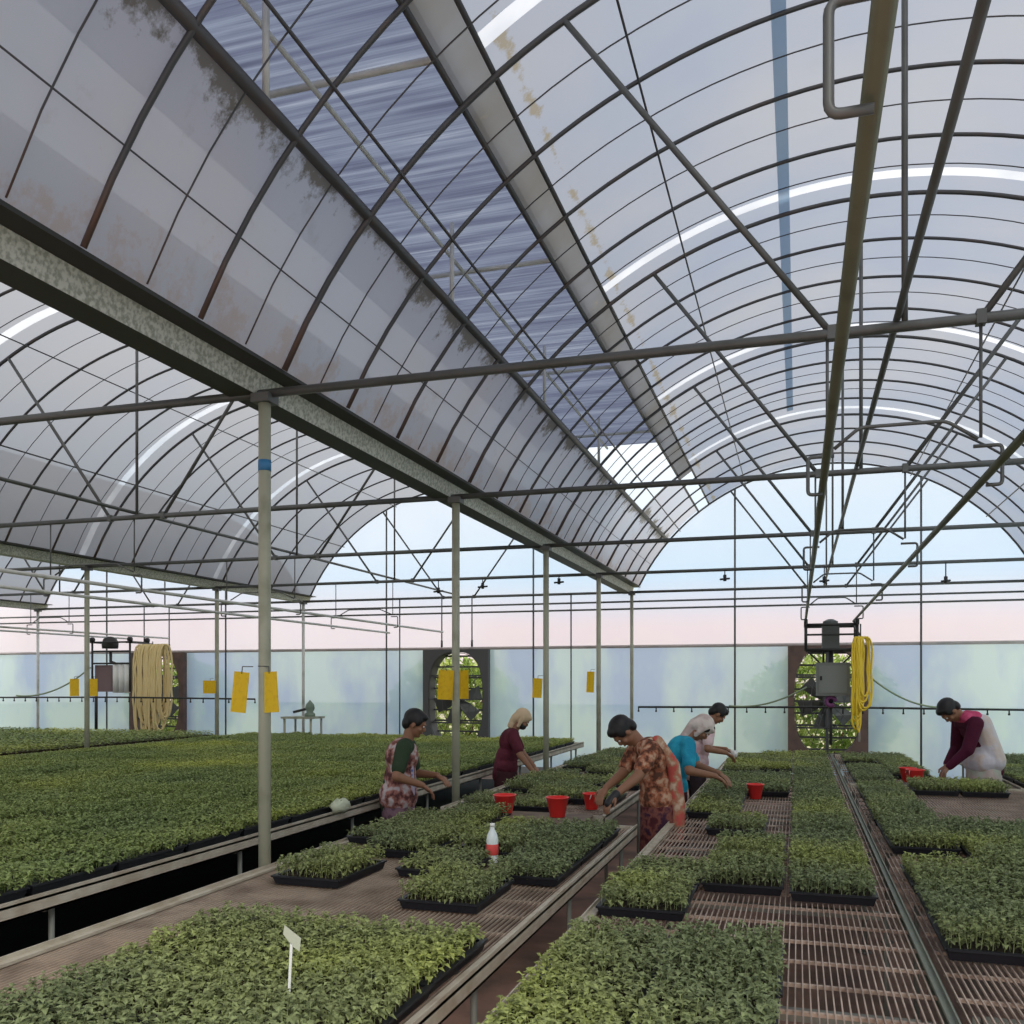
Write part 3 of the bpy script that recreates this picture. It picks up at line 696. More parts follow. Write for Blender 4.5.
block([.74], fr(10.25, .56, 6), T, 'right of the dark rail near the boom', 'file of trays right of the dark rail', kind='lo', skip=((0, 3),))
block([1.13, 1.53, 1.94, 2.35, 2.76], fr(3.82, .56, 6), T, 'in the crowded right block', 'crowded block on the right bench', kind='hi', skip=((1, 2), (2, 4), (3, 1)))
block([1.20, 1.61], [9.42], T, 'in front of the bending worker', 'trays before the bending worker', kind='hi')
block([1.15], fr(10.9, .57, 5), T, 'on the short narrow far bench', 'far right trays', kind='lo')
block([2.29, 2.70, 3.11], fr(10.2, .57, 6), T, 'behind the bending worker', 'far right trays', kind='lo', skip=((1, 2),))
block([2.5, 2.92], fr(8.2, .57, 3), T, 'right of bare mesh', 'far right trays', kind='lo')
# the wide carpet: only what stands in or near the view
import math as _m
def inview(x, y, z=.7, m=90):
    d = -x * _m.sin(TH) + y * _m.cos(TH); l = x * _m.cos(TH) + y * _m.sin(TH)
    if d < .3: return False
    u = 512 + 922.35 * l / d; v = 681.67 - 922.35 * (z - 1.7) / d
    return -m < u < 1024 + m and v < 1024 + m
cnt = 0
for j in range(22):
    for i in range(14):
        x = -3.53 - i * .415; y = 1.95 + j * .565
        if inview(x, y, .8) and cnt < 290:
            cnt += 1
            tray(x + trng.uniform(-.004, .004), y, AZ + .002, 'seedling tray packed edge to edge in the unbroken green carpet on the wide left bench', 'seedling carpet of the wide left bench', 'a')
rg = np.random.default_rng(3); b = MB()
for i in range(60000):
    x = rg.uniform(-15.2, -9.70); y = rg.uniform(6.6, 13.9); z = AZ + rg.uniform(.05, .12); a = rg.uniform(0, 6.28); l = .04
    u = V((math.cos(a), math.sin(a), rg.uniform(-.2, .6))) * l; p = V((-math.sin(a), math.cos(a), 0)) * .018; q = V((x, y, z))
    b.add([q, q + u * .5 + p, q + u, q + u * .5 - p], [(0, 1, 2, 3)])
o = b.build('seedling_carpet', LEAFA, smooth=False); tag(o, 'continuous mat of seedlings on the far left bench', 'seedlings', kind='stuff')
b = MB(); b.box((-15.25, 6.55, AZ), (-9.8, 13.95, AZ + .05)); tag(b.build('seedling_flats', SOIL, smooth=False), 'dark growing flats under the far left seedlings', 'seedling flats', kind='stuff')

# ------------------------------------------------------------------ small things
def bucket(x, y, z, label, s=1., group='red buckets', tilt=0., m=RED):
    t = thing('bucket', (x, y, z), label, 'bucket', group)
    b = MB(); b.lathe((0, 0, 0), [(0, .001), (.055 * s, .001), (.058 * s, .004), (.085 * s, .145 * s), (.092 * s, .147 * s), (.092 * s, .155 * s), (.082 * s, .155 * s), (.055 * s, .008), (0, .006)], 22); b.build('body', m, t, local=True)
    b = MB(); b.tube([(.088 * s * math.cos(a), .02 * s + .02 * s * math.sin(a), (.150 - .07 * math.sin(a)) * s) for a in [math.pi * i / 12 for i in range(13)]], .003, 6); b.build('handle', WHITE, t, local=True)
    t.rotation_euler = (tilt, 0, random.uniform(0, 3)); return t
bucket(-2.16, 6.78, .675, 'red bucket with a pale label standing on the bench end, left of two')
bucket(-1.74, 6.78, .675, 'red bucket right of the other, in front of the bench behind', s=.98)
# the buckets stand on a plank bridging the two bench ends
b = MB(); b.box((-2.45, 6.50, .675 - .012), (-1.5, 7.0, .674)); tag(b.build('bridging_plank', mat('plank', (.22, .17, .12), .8, noise=(5, (.14, .1, .08), .4, .7)), smooth=False), 'narrow plank bridging two bench ends under the red buckets', 'plank')
b = MB(); b.box((-2.115, 6.69, .72), (-2.075, 6.695, .78)); 
bucket(-1.60, 7.36, T, 'red bucket partly hidden behind the arm of the worker in orange', s=.85)
bucket(-.36, 8.45, T, 'small red pot standing on bare mesh of the middle bench', s=.85)
bucket(1.09, 10.35, T, 'red bucket on the far right bench, back one of the pair', s=.95)
bucket(1.13, 10.08, T, 'bright red bucket on the far right bench, front one of the pair', s=1.0)
# bottle
t = thing('plastic_bottle', (-1.66, 4.98, T), 'clear plastic bottle with a red label standing on the front bench', 'bottle')
b = MB(); b.lathe((0, 0, 0), [(0, 0), (.032, .002), (.034, .01), (.034, .05), (.030, .06), (.034, .075), (.034, .14), (.028, .17), (.013, .20), (.012, .215), (0, .215)], 18); b.build('body', CAPP, t, local=True)
b = MB(); b.lathe((0, 0, 0), [(.0345, .055), (.0350, .056), (.0350, .115), (.0345, .116)], 18); b.build('label_band', mat('bottle_label', (.72, .08, .07), .5), t, local=True)
b = MB(); b.lathe((0, 0, 0), [(0, .213), (.0145, .213), (.0145, .232), (0, .232)], 14); b.build('cap', WHITE, t, local=True)
# marker stake
t = thing('marker_stake', (-1.47, 2.46, T + .04), 'pale tag on a thin stake stuck among the foreground seedlings', 'plant tag')
b = MB(); b.box((-.004, -.002, -.03), (.004, .002, .21)); b.build('stake', WHITE, t, smooth=False, local=True)
b = MB(); vs = [(-.026, 0, .235), (.004, 0, .20), (.026, .004, .185), (.028, .004, .225), (.0, 0, .245), (-.024, 0, .262)]
b.add([(p[0], -.002, p[2]) for p in vs] + [(p[0], .002, p[2]) for p in vs], [tuple(range(6)), tuple(range(11, 5, -1))] + [(i, (i + 1) % 6, 6 + (i + 1) % 6, 6 + i) for i in range(6)])
b.build('tag', mat('tag_plastic', (.50, .52, .40), .6), t, smooth=False, local=True); t.rotation_euler = (0, .05, .3)
# crumpled cloth on the rail of the wide bench
rgc = np.random.default_rng(4); b = MB(); b.ball(Matrix.Translation((-3.24, 6.15, AZ + .06)) @ Matrix.Diagonal((.06, .10, .05, 1)), 16, 10)
b.v = [(p[0] + rgc.normal() * .008, p[1] + rgc.normal() * .01, p[2] + rgc.normal() * .008) for p in b.v]
tag(b.build('crumpled_cloth', mat('pale_cloth', (.55, .58, .42), .9)), 'crumpled pale cloth lying on the light rail of the wide bench', 'cloth')
# yellow sticky traps
def trap(x, y, z0, z1, wd, label, tilt=0., curve=.0, hook=True):
    t = thing('sticky_trap', (x, y, z0), label, 'sticky trap', 'yellow sticky traps')
    n = 6; vs = []
    for i in range(n + 1):
        u = -1 + 2 * i / n; yy = -curve * (u * u)
        for z in (0, z1 - z0): vs.append((u * wd / 2, yy, z))
    m_ = len(vs); vs += [(p[0], p[1] + .004, p[2]) for p in vs]; fs = []
    for i in range(n): fs += [(2 * i, 2 * i + 2, 2 * i + 3, 2 * i + 1), (m_ + 2 * i, m_ + 2 * i + 1, m_ + 2 * i + 3, m_ + 2 * i + 2), (2 * i, m_ + 2 * i, m_ + 2 * i + 2, 2 * i + 2), (2 * i + 1, 2 * i + 3, m_ + 2 * i + 3, m_ + 2 * i + 1)]
    fs += [(0, 1, m_ + 1, m_), (2 * n, m_ + 2 * n, m_ + 2 * n + 1, 2 * n + 1)]
    b = MB(); b.add(vs, fs); b.build('sheet', YEL, t, smooth=False, local=True)
    b = MB(); b.tube([(0, 0, z1 - z0 - .01), (0, 0, z1 - z0 + .03)], .003, 5); b.tube([(0, 0, z1 - z0 + .03), (.06 if x < GX[0] or (-9.6 < x < -9.43) else -.06, 0, z1 - z0 + .035)], .003, 5); b.build('wire', CHORD, t, local=True)
    t.rotation_euler = (0, tilt, TH * .8); return t
trap(-2.955, 4.42, 1.53, 1.755, .085, 'yellow sticky trap hanging left of the tall near post', .10)
trap(-2.775, 4.47, 1.53, 1.755, .085, 'yellow sticky trap hanging right of the tall near post', -.06)
trap(-2.90, 7.42, 1.545, 1.80, .13, 'yellow sticky trap on the left of the second near post', .05, .03)
trap(-2.80, 7.56, 1.55, 1.80, .12, 'yellow sticky trap on the right of the second near post', -.0, .02)
trap(-2.93, 10.44, 1.51, 1.74, .11, 'yellow sticky trap hanging left of the third near post', .06)
trap(-2.95, 13.44, 1.54, 1.85, .11, 'yellow sticky trap hanging left of the fourth near post', .04)
trap(-9.58, 10.42, 1.50, 1.74, .13, 'yellow sticky trap hanging left of the second-row post by the boom cart', 0)
trap(-9.31, 10.48, 1.50, 1.74, .11, 'yellow sticky trap hanging right of the second-row post by the boom cart', 0)
trap(-9.50, 13.40, 1.50, 1.72, .22, 'yellow sticky trap on the second-row post between hose coil and near post', 0, .03)

# spray booms
def spray_boom(xa, xb, y, z, label, sag=.02):
    t = thing('spray_boom', ((xa + xb) / 2, y, z), label, 'spray boom', 'spray booms')
    b = MB(); b.tube([(xa, y, z - sag), ((xa + xb) / 2, y, z), (xb, y, z - sag)], .016, 8); b.build('boom_pipe', DARKST, t)
    n = int((xb - xa) / .27)
    for i in range(n + 1):
        x = xa + (xb - xa) * i / n; b = MB(); b.tube([(x, y, z - .01), (x, y, z - .07)], .010, 6); b.tube([(x, y, z - .07), (x, y, z - .095)], .016, 6); b.build('nozzle', BLACKP, t)
spray_boom(-2.40, 3.4, 14.5, 1.32, 'dark spray boom with nozzles spanning the back of the right bay')
spray_boom(-15.6, -9.5, 14.75, 1.40, 'dark spray boom with nozzles at the back of the left bay')

def coil(x, y, zt, zb, wx, n, m_, name, label, th=.014, par=None, seed=1):
    rg = np.random.default_rng(seed); t = thing(name, (x, y, zt), label, 'hose')
    b = MB(); b.tube([(x, y, zt - .02), (x, y, RZ - .1 if x > 0 else RZ - .12)], .010); b.tube([(x, y, zt + .01), (x + (-.07 if x > 0 else -.9), y + (.18 if x > 0 else .1), RZ - .115)], .012); b.build('hook', CHORD, t); b = MB()
    for k in range(n):
        cx_ = x + (k / (n - 1) - .5) * wx; dd = rg.uniform(-.05, .42) ** 1 * (zt - zb) * (.9 if n > 10 else .5); w_ = rg.uniform(.05, .17); pts = []
        for i in range(26):
            a = 2 * math.pi * i / 26; pts.append((cx_ + math.cos(a) * w_ * (.5 + .5 * math.sin(a) ** 2) + rg.normal() * .004, y + math.cos(a) * .07 + rg.normal() * .008, (zt + zb + dd) / 2 + .0 + math.sin(a) * (zt - zb - dd) / 2 + 0.0))
        b.tube(pts, th, 7, closed=True)
    b.build('coil', m_, t); return t
# right cart
cx_, cy_ = .45, 13.9
t = thing('boom_cart', (cx_, cy_, RZ), 'boom cart with motor and grey control box hanging from the right bay rails', 'irrigation cart', 'boom carts')
b = MB()
for x in (.11, .79):
    b.tube([(x, cy_ - .3, RZ - .10), (x, cy_ + .3, RZ - .10)], .02); b.tube([(x, cy_ - .25, RZ - .10), (x, cy_ - .25, 2.15)], .02); b.tube([(x, cy_ + .25, RZ - .1), (x, cy_ + .25, 2.15)], .02)
for yy in (-.25, .25):
    b.tube([(.11, cy_ + yy, RZ - .10), (.79, cy_ + yy, RZ - .10)], .02); b.tube([(.11, cy_ + yy, 2.15), (.79, cy_ + yy, 2.15)], .02)
b.tube([(.11, cy_ - .25, 2.36), (.79, cy_ - .25, 2.36)], .014)
b.build('frame', DARKST, t)
for x in (.11, .79):
    for yy in (-.25, .25):
        b = MB(); b.tube([(x - .025, cy_ + yy, RZ - .065), (x + .025, cy_ + yy, RZ - .065)], .045, 14); b.build('wheel', BLACKP, t)
b = MB(); b.box((.33, cy_ - .18, 2.17), (.56, cy_ + .18, 2.50)); b.lathe((.445, cy_, 2.50), [(0, 0), (.11, 0), (.10, .06), (.04, .09), (0, .09)], 16); b.build('motor', mat('motor_dark', (.10, .11, .10), .5, .3), t, smooth=False)
b = MB(); b.box((.25, cy_ - .12, 1.50), (.70, cy_ + .12, 1.97)); cb = b.build('control_box', GREYB, t, smooth=False)
b = MB(); b.box((.29, cy_ - .132, 1.54), (.66, cy_ - .12, 1.93)); b.build('door', mat('box_door', (.22, .235, .21), .45), cb, smooth=False)
b = MB(); b.box((.30, cy_ - .145, 1.72), (.33, cy_ - .13, 1.78)); b.build('latch', BLACKP, cb, smooth=False)
b = MB(); b.tube([(.45, cy_, 2.17), (.45, cy_, 1.32)], .035); b.tube([(.35, cy_, 2.17), (.35, cy_, 1.97)], .015); b.tube([(.45, cy_, 1.36), (.45, 14.5, 1.35)], .02)
b.tube([(.11, cy_ - .25, 2.15), (.30, cy_, 1.97)], .012); b.tube([(.79, cy_ - .25, 2.15), (.62, cy_, 1.97)], .012); b.tube([(.45, cy_, 1.32), (.45, cy_, .80)], .022); b.build('mast', DARKST, t)
b = MB(); b.tube([(.83, cy_, 2.15), (.83, cy_, .85)], .014); b.build('hose_hanger', PALEP, t)
b = MB(); b.tube([(.45 + .06 * math.cos(a), cy_ - .05, 1.42 + .06 * math.sin(a)) for a in [i * .5 for i in range(12)]], .03, 8); b.build('valve', mat('valve_violet', (.18, .05, .16), .5), t)
coil(.83, 13.62, 2.32, 1.05, .13, 11, HOSEY, 'hose_coil', 'bright yellow hose coil hanging at the right side of the boom cart', seed=3)
def hang(p0, p1, sag, r, m_, label):
    p0, p1 = V(p0), V(p1); b = MB(); b.tube([p0.lerp(p1, s) - V((0, 0, sag * 4 * s * (1 - s))) for s in [i / 16 for i in range(17)]], r, 7); tag(b.build('supply_hose', m_), label, 'hose', 'slack supply hoses')
hang((.95, 13.8, 1.78), (2.1, 14.5, 1.34), .14, .013, HOSEG, 'green supply hose sagging from the yellow coil toward the right')
hang((.12, 13.9, 1.62), (-1.0, 14.5, 1.33), .10, .013, HOSEG, 'grey supply hose sagging from the boom cart toward the left')
# left cart
cy_ = 15.3; X0, X1 = -13.4, -12.5
t = thing('boom_cart', (-12.95, cy_, RZ), 'boom cart with a brown box hanging in the left bay beside the beige hose', 'irrigation cart', 'boom carts')
b = MB()
for x in (X0, X1):
    b.tube([(x, cy_ - .3, RZ - .12), (x, cy_ + .3, RZ - .12)], .02)
    b.tube([(x, cy_ - .25, RZ - .12), (x, cy_ - .25, 1.5)], .02)
for z in (RZ - .12, 2.3, 2.06): b.tube([(X0, cy_ - .25, z), (X1, cy_ - .25, z)], .018)
b.build('frame', DARKST, t)
for x in (X0, X1):
    for yy in (-.25, .25):
        b = MB(); b.tube([(x - .03, cy_ + yy, RZ - .07), (x + .03, cy_ + yy, RZ - .07)], .05, 14); b.build('wheel', BLACKP, t)
b = MB(); b.lathe((-13.1, cy_ - .1, 2.36), [(0, 0), (.15, 0), (.16, .1), (.12, .2), (.04, .24), (0, .24)], 16); b.build('motor', DARKST, t)
b = MB(); b.box((-13.38, cy_ - .2, 1.50), (-13.0, cy_ + .1, 2.03)); b.build('control_box', PURB, t, smooth=False)
for k in range(3):
    b = MB(); b.tube([(-12.88 + k * .14, cy_ - .2, 1.48), (-12.88 + k * .14, cy_ - .2, 2.06)], .055, 12); b.build('filter_tube', WHITE, t)
b = MB(); b.tube([(-13.35, cy_ - .2, 1.5), (-13.35, cy_ - .2, .75)], .03); b.tube([(-13.0, cy_ - .2, 2.3), (-13.0, cy_ - .2, 2.1), (-12.9, cy_ - .2, 2.06)], .03); b.build('mast', DARKST, t)
coil(-11.93, 15.0, 2.42, .55, .60, 26, HOSEB, 'hose_coil', 'big beige hose coil hanging in front of the left exhaust fan', th=.02, seed=8)
hang((-13.4, 15.0, 1.98), (-15.0, 14.76, 1.42), .18, .016, HOSEG, 'dark supply hose running left from the left boom cart')
# small stand with a watering head by the back wall
t = thing('metal_stand', (-9.0, 15.6, 0), 'small metal stand with a pump on top near the back wall', 'stand')
for x in (-9.28, -8.72):
    for y in (15.4, 15.8): b = MB(); b.tube([(x, y, 0), (x, y, 1.0)], .022); b.build('leg', POSTM, t)
b = MB(); b.box((-9.33, 15.35, 1.0), (-8.67, 15.85, 1.04)); b.build('top', POSTM, t, smooth=False)
t = thing('pump', (-8.85, 15.6, 1.04), 'grey-green pump standing on the small metal stand', 'pump')
b = MB(); b.lathe((-8.85, 15.6, 1.04), [(0, 0), (.10, 0), (.10, .05), (.06, .08), (.09, .15), (.08, .22), (.03, .28), (0, .32)], 14); b.build('body', mat('pump_green', (.18, .24, .18), .6), t)
b = MB(); b.tube([(-8.85, 15.6, 1.20), (-9.15, 15.5, 1.12)], .025); b.build('spout', DARKST, t)

# ------------------------------------------------------------------ people
def cloth(name, base, other=None, scale=25, rough=.85, third=None, kind='voronoi'):
    m = bpy.data.materials.new(name); m.use_nodes = True; t = m.node_tree; b = t.nodes['Principled BSDF']
    b.inputs['Roughness'].default_value = rough; b.inputs['Specular IOR Level'].default_value = .15
    b.inputs['Base Color'].default_value = (*base, 1)
    tcn = N(t, 'ShaderNodeTexCoord')
    if other:
        if kind == 'voronoi': n = N(t, 'ShaderNodeTexVoronoi', i_Scale=float(scale)); out = n.outputs['Distance']
        elif kind == 'wave': n = N(t, 'ShaderNodeTexWave', i_Scale=float(scale), i_Distortion=1.5); out = n.outputs['Fac']
        else: n = N(t, 'ShaderNodeTexNoise', i_Scale=float(scale), i_Detail=3.0); out = n.outputs['Fac']
        t.links.new(tcn.outputs['Object'], n.inputs['Vector'])
        st = [(.30, other), (.42, base)] if not third else [(.22, third), (.34, other), (.50, base)]
        if kind == 'noise': st = [(.42, base), (.55, other)] if not third else [(.40, base), (.52, other), (.64, third)]
        r = ramp(t, st); t.links.new(out, r.inputs[0]); t.links.new(r.outputs[0], b.inputs['Base Color'])
    bn = N(t, 'ShaderNodeTexNoise', i_Scale=14.0, i_Detail=3.0); bp = N(t, 'ShaderNodeBump'); bp.inputs['Strength'].default_value = .6; bp.inputs['Distance'].default_value = .02
    t.links.new(tcn.outputs['Object'], bn.inputs['Vector']); t.links.new(bn.outputs['Fac'], bp.inputs['Height']); t.links.new(bp.outputs[0], b.inputs['Normal'])
    return m
def remesh(o, vox, it=3, fac=.5):
    """one continuous skin over the joined volumes"""
    a = o.modifiers.new('r', 'REMESH'); a.mode = 'VOXEL'; a.voxel_size = vox; a.use_smooth_shade = True
    s = o.modifiers.new('s', 'SMOOTH'); s.iterations = it; s.factor = fac
    dg = bpy.context.evaluated_depsgraph_get(); me = bpy.data.meshes.new_from_object(o.evaluated_get(dg))
    o.modifiers.clear(); old = o.data; o.data = me; bpy.data.meshes.remove(old)
    me.polygons.foreach_set('use_smooth', [True] * len(me.polygons)); return o
def ell(c, r, R=None):
    M = Matrix.Translation(V(c)); 
    if R is not None: M = M @ R.to_4x4()
    return M @ Matrix.Diagonal((r[0], r[1], r[2], 1))
def ik(sh, hd, l1, l2, pole):
    d = hd - sh; D = min(d.length, (l1 + l2) * .985); d.normalize(); hd = sh + d * D
    a = (l1 * l1 - l2 * l2 + D * D) / (2 * D); h = math.sqrt(max(0, l1 * l1 - a * a))
    p = (pole - d * pole.dot(d)).normalized(); return sh + d * a + p * h, hd
def person(base, face, H, lean, head_pitch, hands, label, top, bottom, hair=True, headwear=None, sleeve='short', extra=None, head_turn=0., long_dress=False,
           hair_mat=None, belly=1., curve=.25, hand_dir=None, mask=False, glove=None, topname='shirt', botname='skirt', step=0.):
    ang = math.atan2(face[1], face[0]) - math.pi / 2
    t = thing('person', base, label, 'person', None, ang)
    Rw = Matrix.Rotation(-ang, 3, 'Z')
    loc = lambda p: Rw @ (V(p) - V(base))
    hip = V((0, 0, .525 * H)); a1 = math.radians(lean)
    def dirv(a): return V((0, math.sin(a), math.cos(a)))
    waist = hip + dirv(a1 * .7) * .10 * H; chest = waist + dirv(a1) * .11 * H; neckb = chest + dirv(a1 + curve) * .09 * H
    U = dirv(a1 + curve * .7); F = V((0, U.z, -U.y)); Xv = V((1, 0, 0))
    hp = math.radians(head_pitch); skull = neckb + dirv((a1 + curve + hp) / 2) * .030 * H + dirv(hp) * .070 * H
    RH = Matrix.Rotation(head_turn, 3, 'Z') @ Matrix.Rotation(-hp, 3, 'X')      # head frame: z up, y forward
    hs = H / 1.55
    sL = neckb - U * .035 * H - Xv * .105 * H; sR = neckb - U * .035 * H + Xv * .105 * H
    b = MB()
    # torso
    RT = Matrix.Rotation(-a1, 3, 'X')
    b.ball(ell(hip + V((0, -.01, 0)), (.082 * H * belly, .062 * H * belly, .065 * H), RT)); b.ball(ell(waist, (.074 * H * belly, .055 * H * belly, .09 * H), RT))
    b.ball(ell(chest, (.095 * H, .066 * H, .095 * H), RT)); b.cap(sL * .75 + sR * .25, sR * .75 + sL * .25, .042 * H, .042 * H)
    b.cap(neckb - U * .04 * H, skull - (RH @ V((0, .02, .05))) * hs, .034 * H, .030 * H)
    # legs
    legs = []
    for s in (-1, 1):
        hj = hip + V((s * .055 * H, 0, -.02 * H)); kn = V((s * .055 * H, .02 + s * step * .5, .285 * H)); an = V((s * .055 * H, -.015 + s * step, .05 * H)); legs.append((hj, kn, an))
        b.cap(hj, kn, .048 * H, .036 * H); b.cap(kn, an, .036 * H, .022 * H); b.cap(an + V((0, -.01, -.012 * H)), an + V((s * .01, .085 * H, -.028 * H)), .024 * H, .017 * H)
    # arms
    arms = []
    for s, sh, hd in ((-1, sL, hands[0]), (1, sR, hands[1])):
        el, wr = ik(sh, loc(hd), .165 * H, .15 * H, V((s * .55, -.35, -.75))); arms.append((sh, el, wr))
        b.cap(sh, el, .034 * H, .026 * H); b.cap(el, wr, .026 * H, .0165 * H)
        # hand: palm, four fingers, thumb
        d = (wr - el).normalized(); dd = (d + V((0, .15, -.55))).normalized(); side = dd.cross(V((0, 0, 1))).normalized(); up = side.cross(dd).normalized()
        pc = wr + dd * .032 * H; k = H
        b.ball(Matrix.Translation(pc) @ Matrix((side, dd, up)).transposed().to_4x4() @ Matrix.Diagonal((.025 * k, .035 * k, .012 * k, 1)), 12, 8)
        for q, (ox, ln) in enumerate(((-.018, .040), (-.006, .046), (.006, .043), (.018, .034))):
            p0 = pc + dd * .024 * k + side * ox * k; p1 = p0 + dd * ln * .5 * k - up * .006 * k + side * ox * .2 * k; p2 = p1 + (dd * .75 - up * .65).normalized() * ln * .5 * k
            b.cap(p0, p1, .0058 * k, .0054 * k, 8); b.cap(p1, p2, .0054 * k, .0046 * k, 8)
        th = -s
        p0 = pc - dd * .012 * k + side * th * -.020 * k; p1 = p0 + (side * th * -.7 + dd * .7).normalized() * .024 * k; p2 = p1 + (dd * .9 - up * .4).normalized() * .020 * k
        b.cap(p0, p1, .0072 * k, .0062 * k, 8); b.cap(p1, p2, .0062 * k, .0052 * k, 8)
    # head
    def HP(x, y, z): return skull + RH @ (V((x, y, z)) * hs)
    def hb(c, r): b.ball(ell(HP(*c), [q * hs for q in r], RH), 16, 11)
    hb((0, -.008, .022), (.073, .090, .088)); hb((0, .022, -.035), (.056, .062, .070)); hb((0, .055, -.085), (.024, .022, .020))
    hb((0, .088, -.020), (.011, .018, .020)); hb((0, .080, -.003), (.008, .014, .022)); hb((0, .078, .020), (.045, .014, .010)); hb((0, .078, -.055), (.022, .012, .009))
    for s in (-1, 1): hb((s * .073, -.002, -.012), (.010, .018, .030)); hb((s * .040, .058, -.030), (.020, .020, .018))
    body = remesh(b.build('body', SKIN, t, local=True), .0062 * max(1, H / 1.5), 3)
    for s in (-1, 1):
        e = MB(); e.ball(ell(HP(s * .030, .078, .004), [q * hs for q in (.0125, .008, .008)], RH), 10, 7); e.build('eye', EYEW, body, local=True)
    e = MB(); e.ball(ell(HP(0, .088, -.056), [q * hs for q in (.018, .006, .006)], RH), 10, 7); e.build('mouth', mat('lips', (.22, .07, .06), .5), body, local=True)
    if hair:
        e = MB()
        def eb(c, r): e.ball(ell(HP(*c), [q * hs for q in r], RH), 16, 11)
        eb((0, -.020, .038), (.083, .096, .086)); eb((0, -.060, -.015), (.070, .050, .065)); eb((0, .035, .075), (.06, .05, .035))
        for s in (-1, 1): eb((s * .062, .002, .03), (.020, .055, .05))
        if hair == 'bun': eb((0, -.125, -.01), (.040, .038, .040))
        if hair == 'tail': e.cap(HP(0, -.10, -.02), HP(0, -.12, -.20), .022, .010)
        ho = e.build('hair', hair_mat or HAIR, t, local=True); remesh(ho, .009, 2)
    if headwear:
        e = MB()
        def eb(c, r): e.ball(ell(HP(*c), [q * hs for q in r], RH), 16, 11)
        eb((0, -.015, .042), (.090, .102, .090)); eb((0, -.065, -.02), (.080, .055, .075)); 
        e.cap(HP(0, -.07, -.03), neckb + V((0, -.035, .01 if headwear[1] == 'long' else .05)), .050, .040)
        for s in (-1, 1): e.cap(HP(s * .072, .0, .02), HP(s * .062, .01, -.085), .024, .020)
        eb((0, .05, .065), (.066, .050, .030))
        remesh(e.build('headscarf', headwear[0], t, local=True), .010, 2)
    if mask:
        e = MB(); e.ball(ell(HP(0, .055, -.058), [q * hs for q in (.058, .048, .044)], RH), 14, 9)
        for s in (-1, 1): e.cap(HP(s * .05, .04, -.045), HP(s * .078, -.01, -.02), .008, .006)
        remesh(e.build('face_mask', mask, t, local=True), .007, 2)
    # shirt
    e = MB(); g = .013
    e.ball(ell(hip + U * .02, (.106 * H * belly + g, .082 * H * belly + g, .085 * H), RT)); e.ball(ell(waist, (.088 * H * belly + g, .066 * H * belly + g, .10 * H), RT))
    e.ball(ell(chest, (.100 * H + g * .6, .071 * H + g, .10 * H), RT)); e.cap(sL * .8 + sR * .2, sR * .8 + sL * .2, .042 * H + g, .042 * H + g)
    e.cap(hip - U * .05 * H, waist, .088 * H, .085 * H)
    for sh, el, wr in arms:
        fr_ = {'short': .72, 'long': 1.0, 'three': 1.}[sleeve]
        e.cap(sh, sh.lerp(el, fr_), .036 * H + g, .030 * H + g)
        if sleeve == 'long': e.cap(el, el.lerp(wr, .92), .028 * H + g * .8, .019 * H + g * .7)
        if sleeve == 'three': e.cap(el, el.lerp(wr, .45), .028 * H + g * .8, .024 * H + g * .6)
    remesh(e.build(topname, top, t, local=True), .0095, 3)
    # skirt / trousers
    e = MB()
    hem = .07 * H
    if botname == 'trousers':
        for hj, kn, an in legs: e.cap(hj, kn, .066 * H, .050 * H); e.cap(kn, an.lerp(kn, .1), .048 * H, .038 * H)
        e.ball(ell(hip, (.108 * H, .088 * H, .08 * H), RT))
        remesh(e.build(botname, bottom, t, local=True), .011, 2)
    else:
        prof = [(.0, .56, .085, .068), (.25, .50, .108, .088), (.5, .36, .108, .088), (.8, .18, .112, .092), (1, hem / H, .118, .096)]
        n = 36; vs = []; fs = []
        for (q, z, rx, ry) in prof:
            for j in range(n):
                a = 2 * math.pi * j / n; rip = 1 + .045 * q * math.sin(9 * a + q * 2)
                vs.append((rx * H * belly * math.cos(a) * rip, ry * H * belly * math.sin(a) * rip + (.0 if q else 0), z * H))
        for (q, z, rx, ry) in prof[::-1]:
            for j in range(n):
                a = 2 * math.pi * j / n; rip = 1 + .045 * q * math.sin(9 * a + q * 2); vs.append(((rx * H * belly - .006) * math.cos(a) * rip, (ry * H * belly - .006) * math.sin(a) * rip, z * H + .001))
        K = 2 * len(prof)
        for i in range(K - 1):
            for j in range(n): fs.append((i * n + j, i * n + (j + 1) % n, (i + 1) * n + (j + 1) % n, (i + 1) * n + j))
        for j in range(n): fs.append(((K - 1) * n + j, (K - 1) * n + (j + 1) % n, (j + 1) % n, j))
        e.add(vs, fs); e.build(botname, bottom, t, local=True)
    if glove:
        for hidx in glove[1]:
            sh, el, wr = arms[hidx]; d = (wr - el).normalized(); e = MB(); dd = (d + V((0, .15, -.55))).normalized()
            e.cap(wr - d * .01, wr + dd * .05 * H, .021 * H, .022 * H); remesh(e.build('glove', glove[0], t, local=True), .007, 2)
    info = dict(t=t, arms=arms, chest=chest, waist=waist, hip=hip, U=U, F=F, H=H, RT=RT, HP=HP, neck=neckb, Xv=Xv, RH=RH)
    if extra: extra(info)
    return t
RX = (math.cos(TH), math.sin(TH))      # the direction that runs to the right in the photo
def shawl(name, m_, pts_r, label=None, vox=.010):
    def f(I):
        e = MB()
        for (p, q, r0, r1) in pts_r(I): e.cap(p, q, r0, r1)
        o = remesh(e.build(name, m_, I['t'], local=True), vox, 3)
        if label: o['label'] = label
    return f

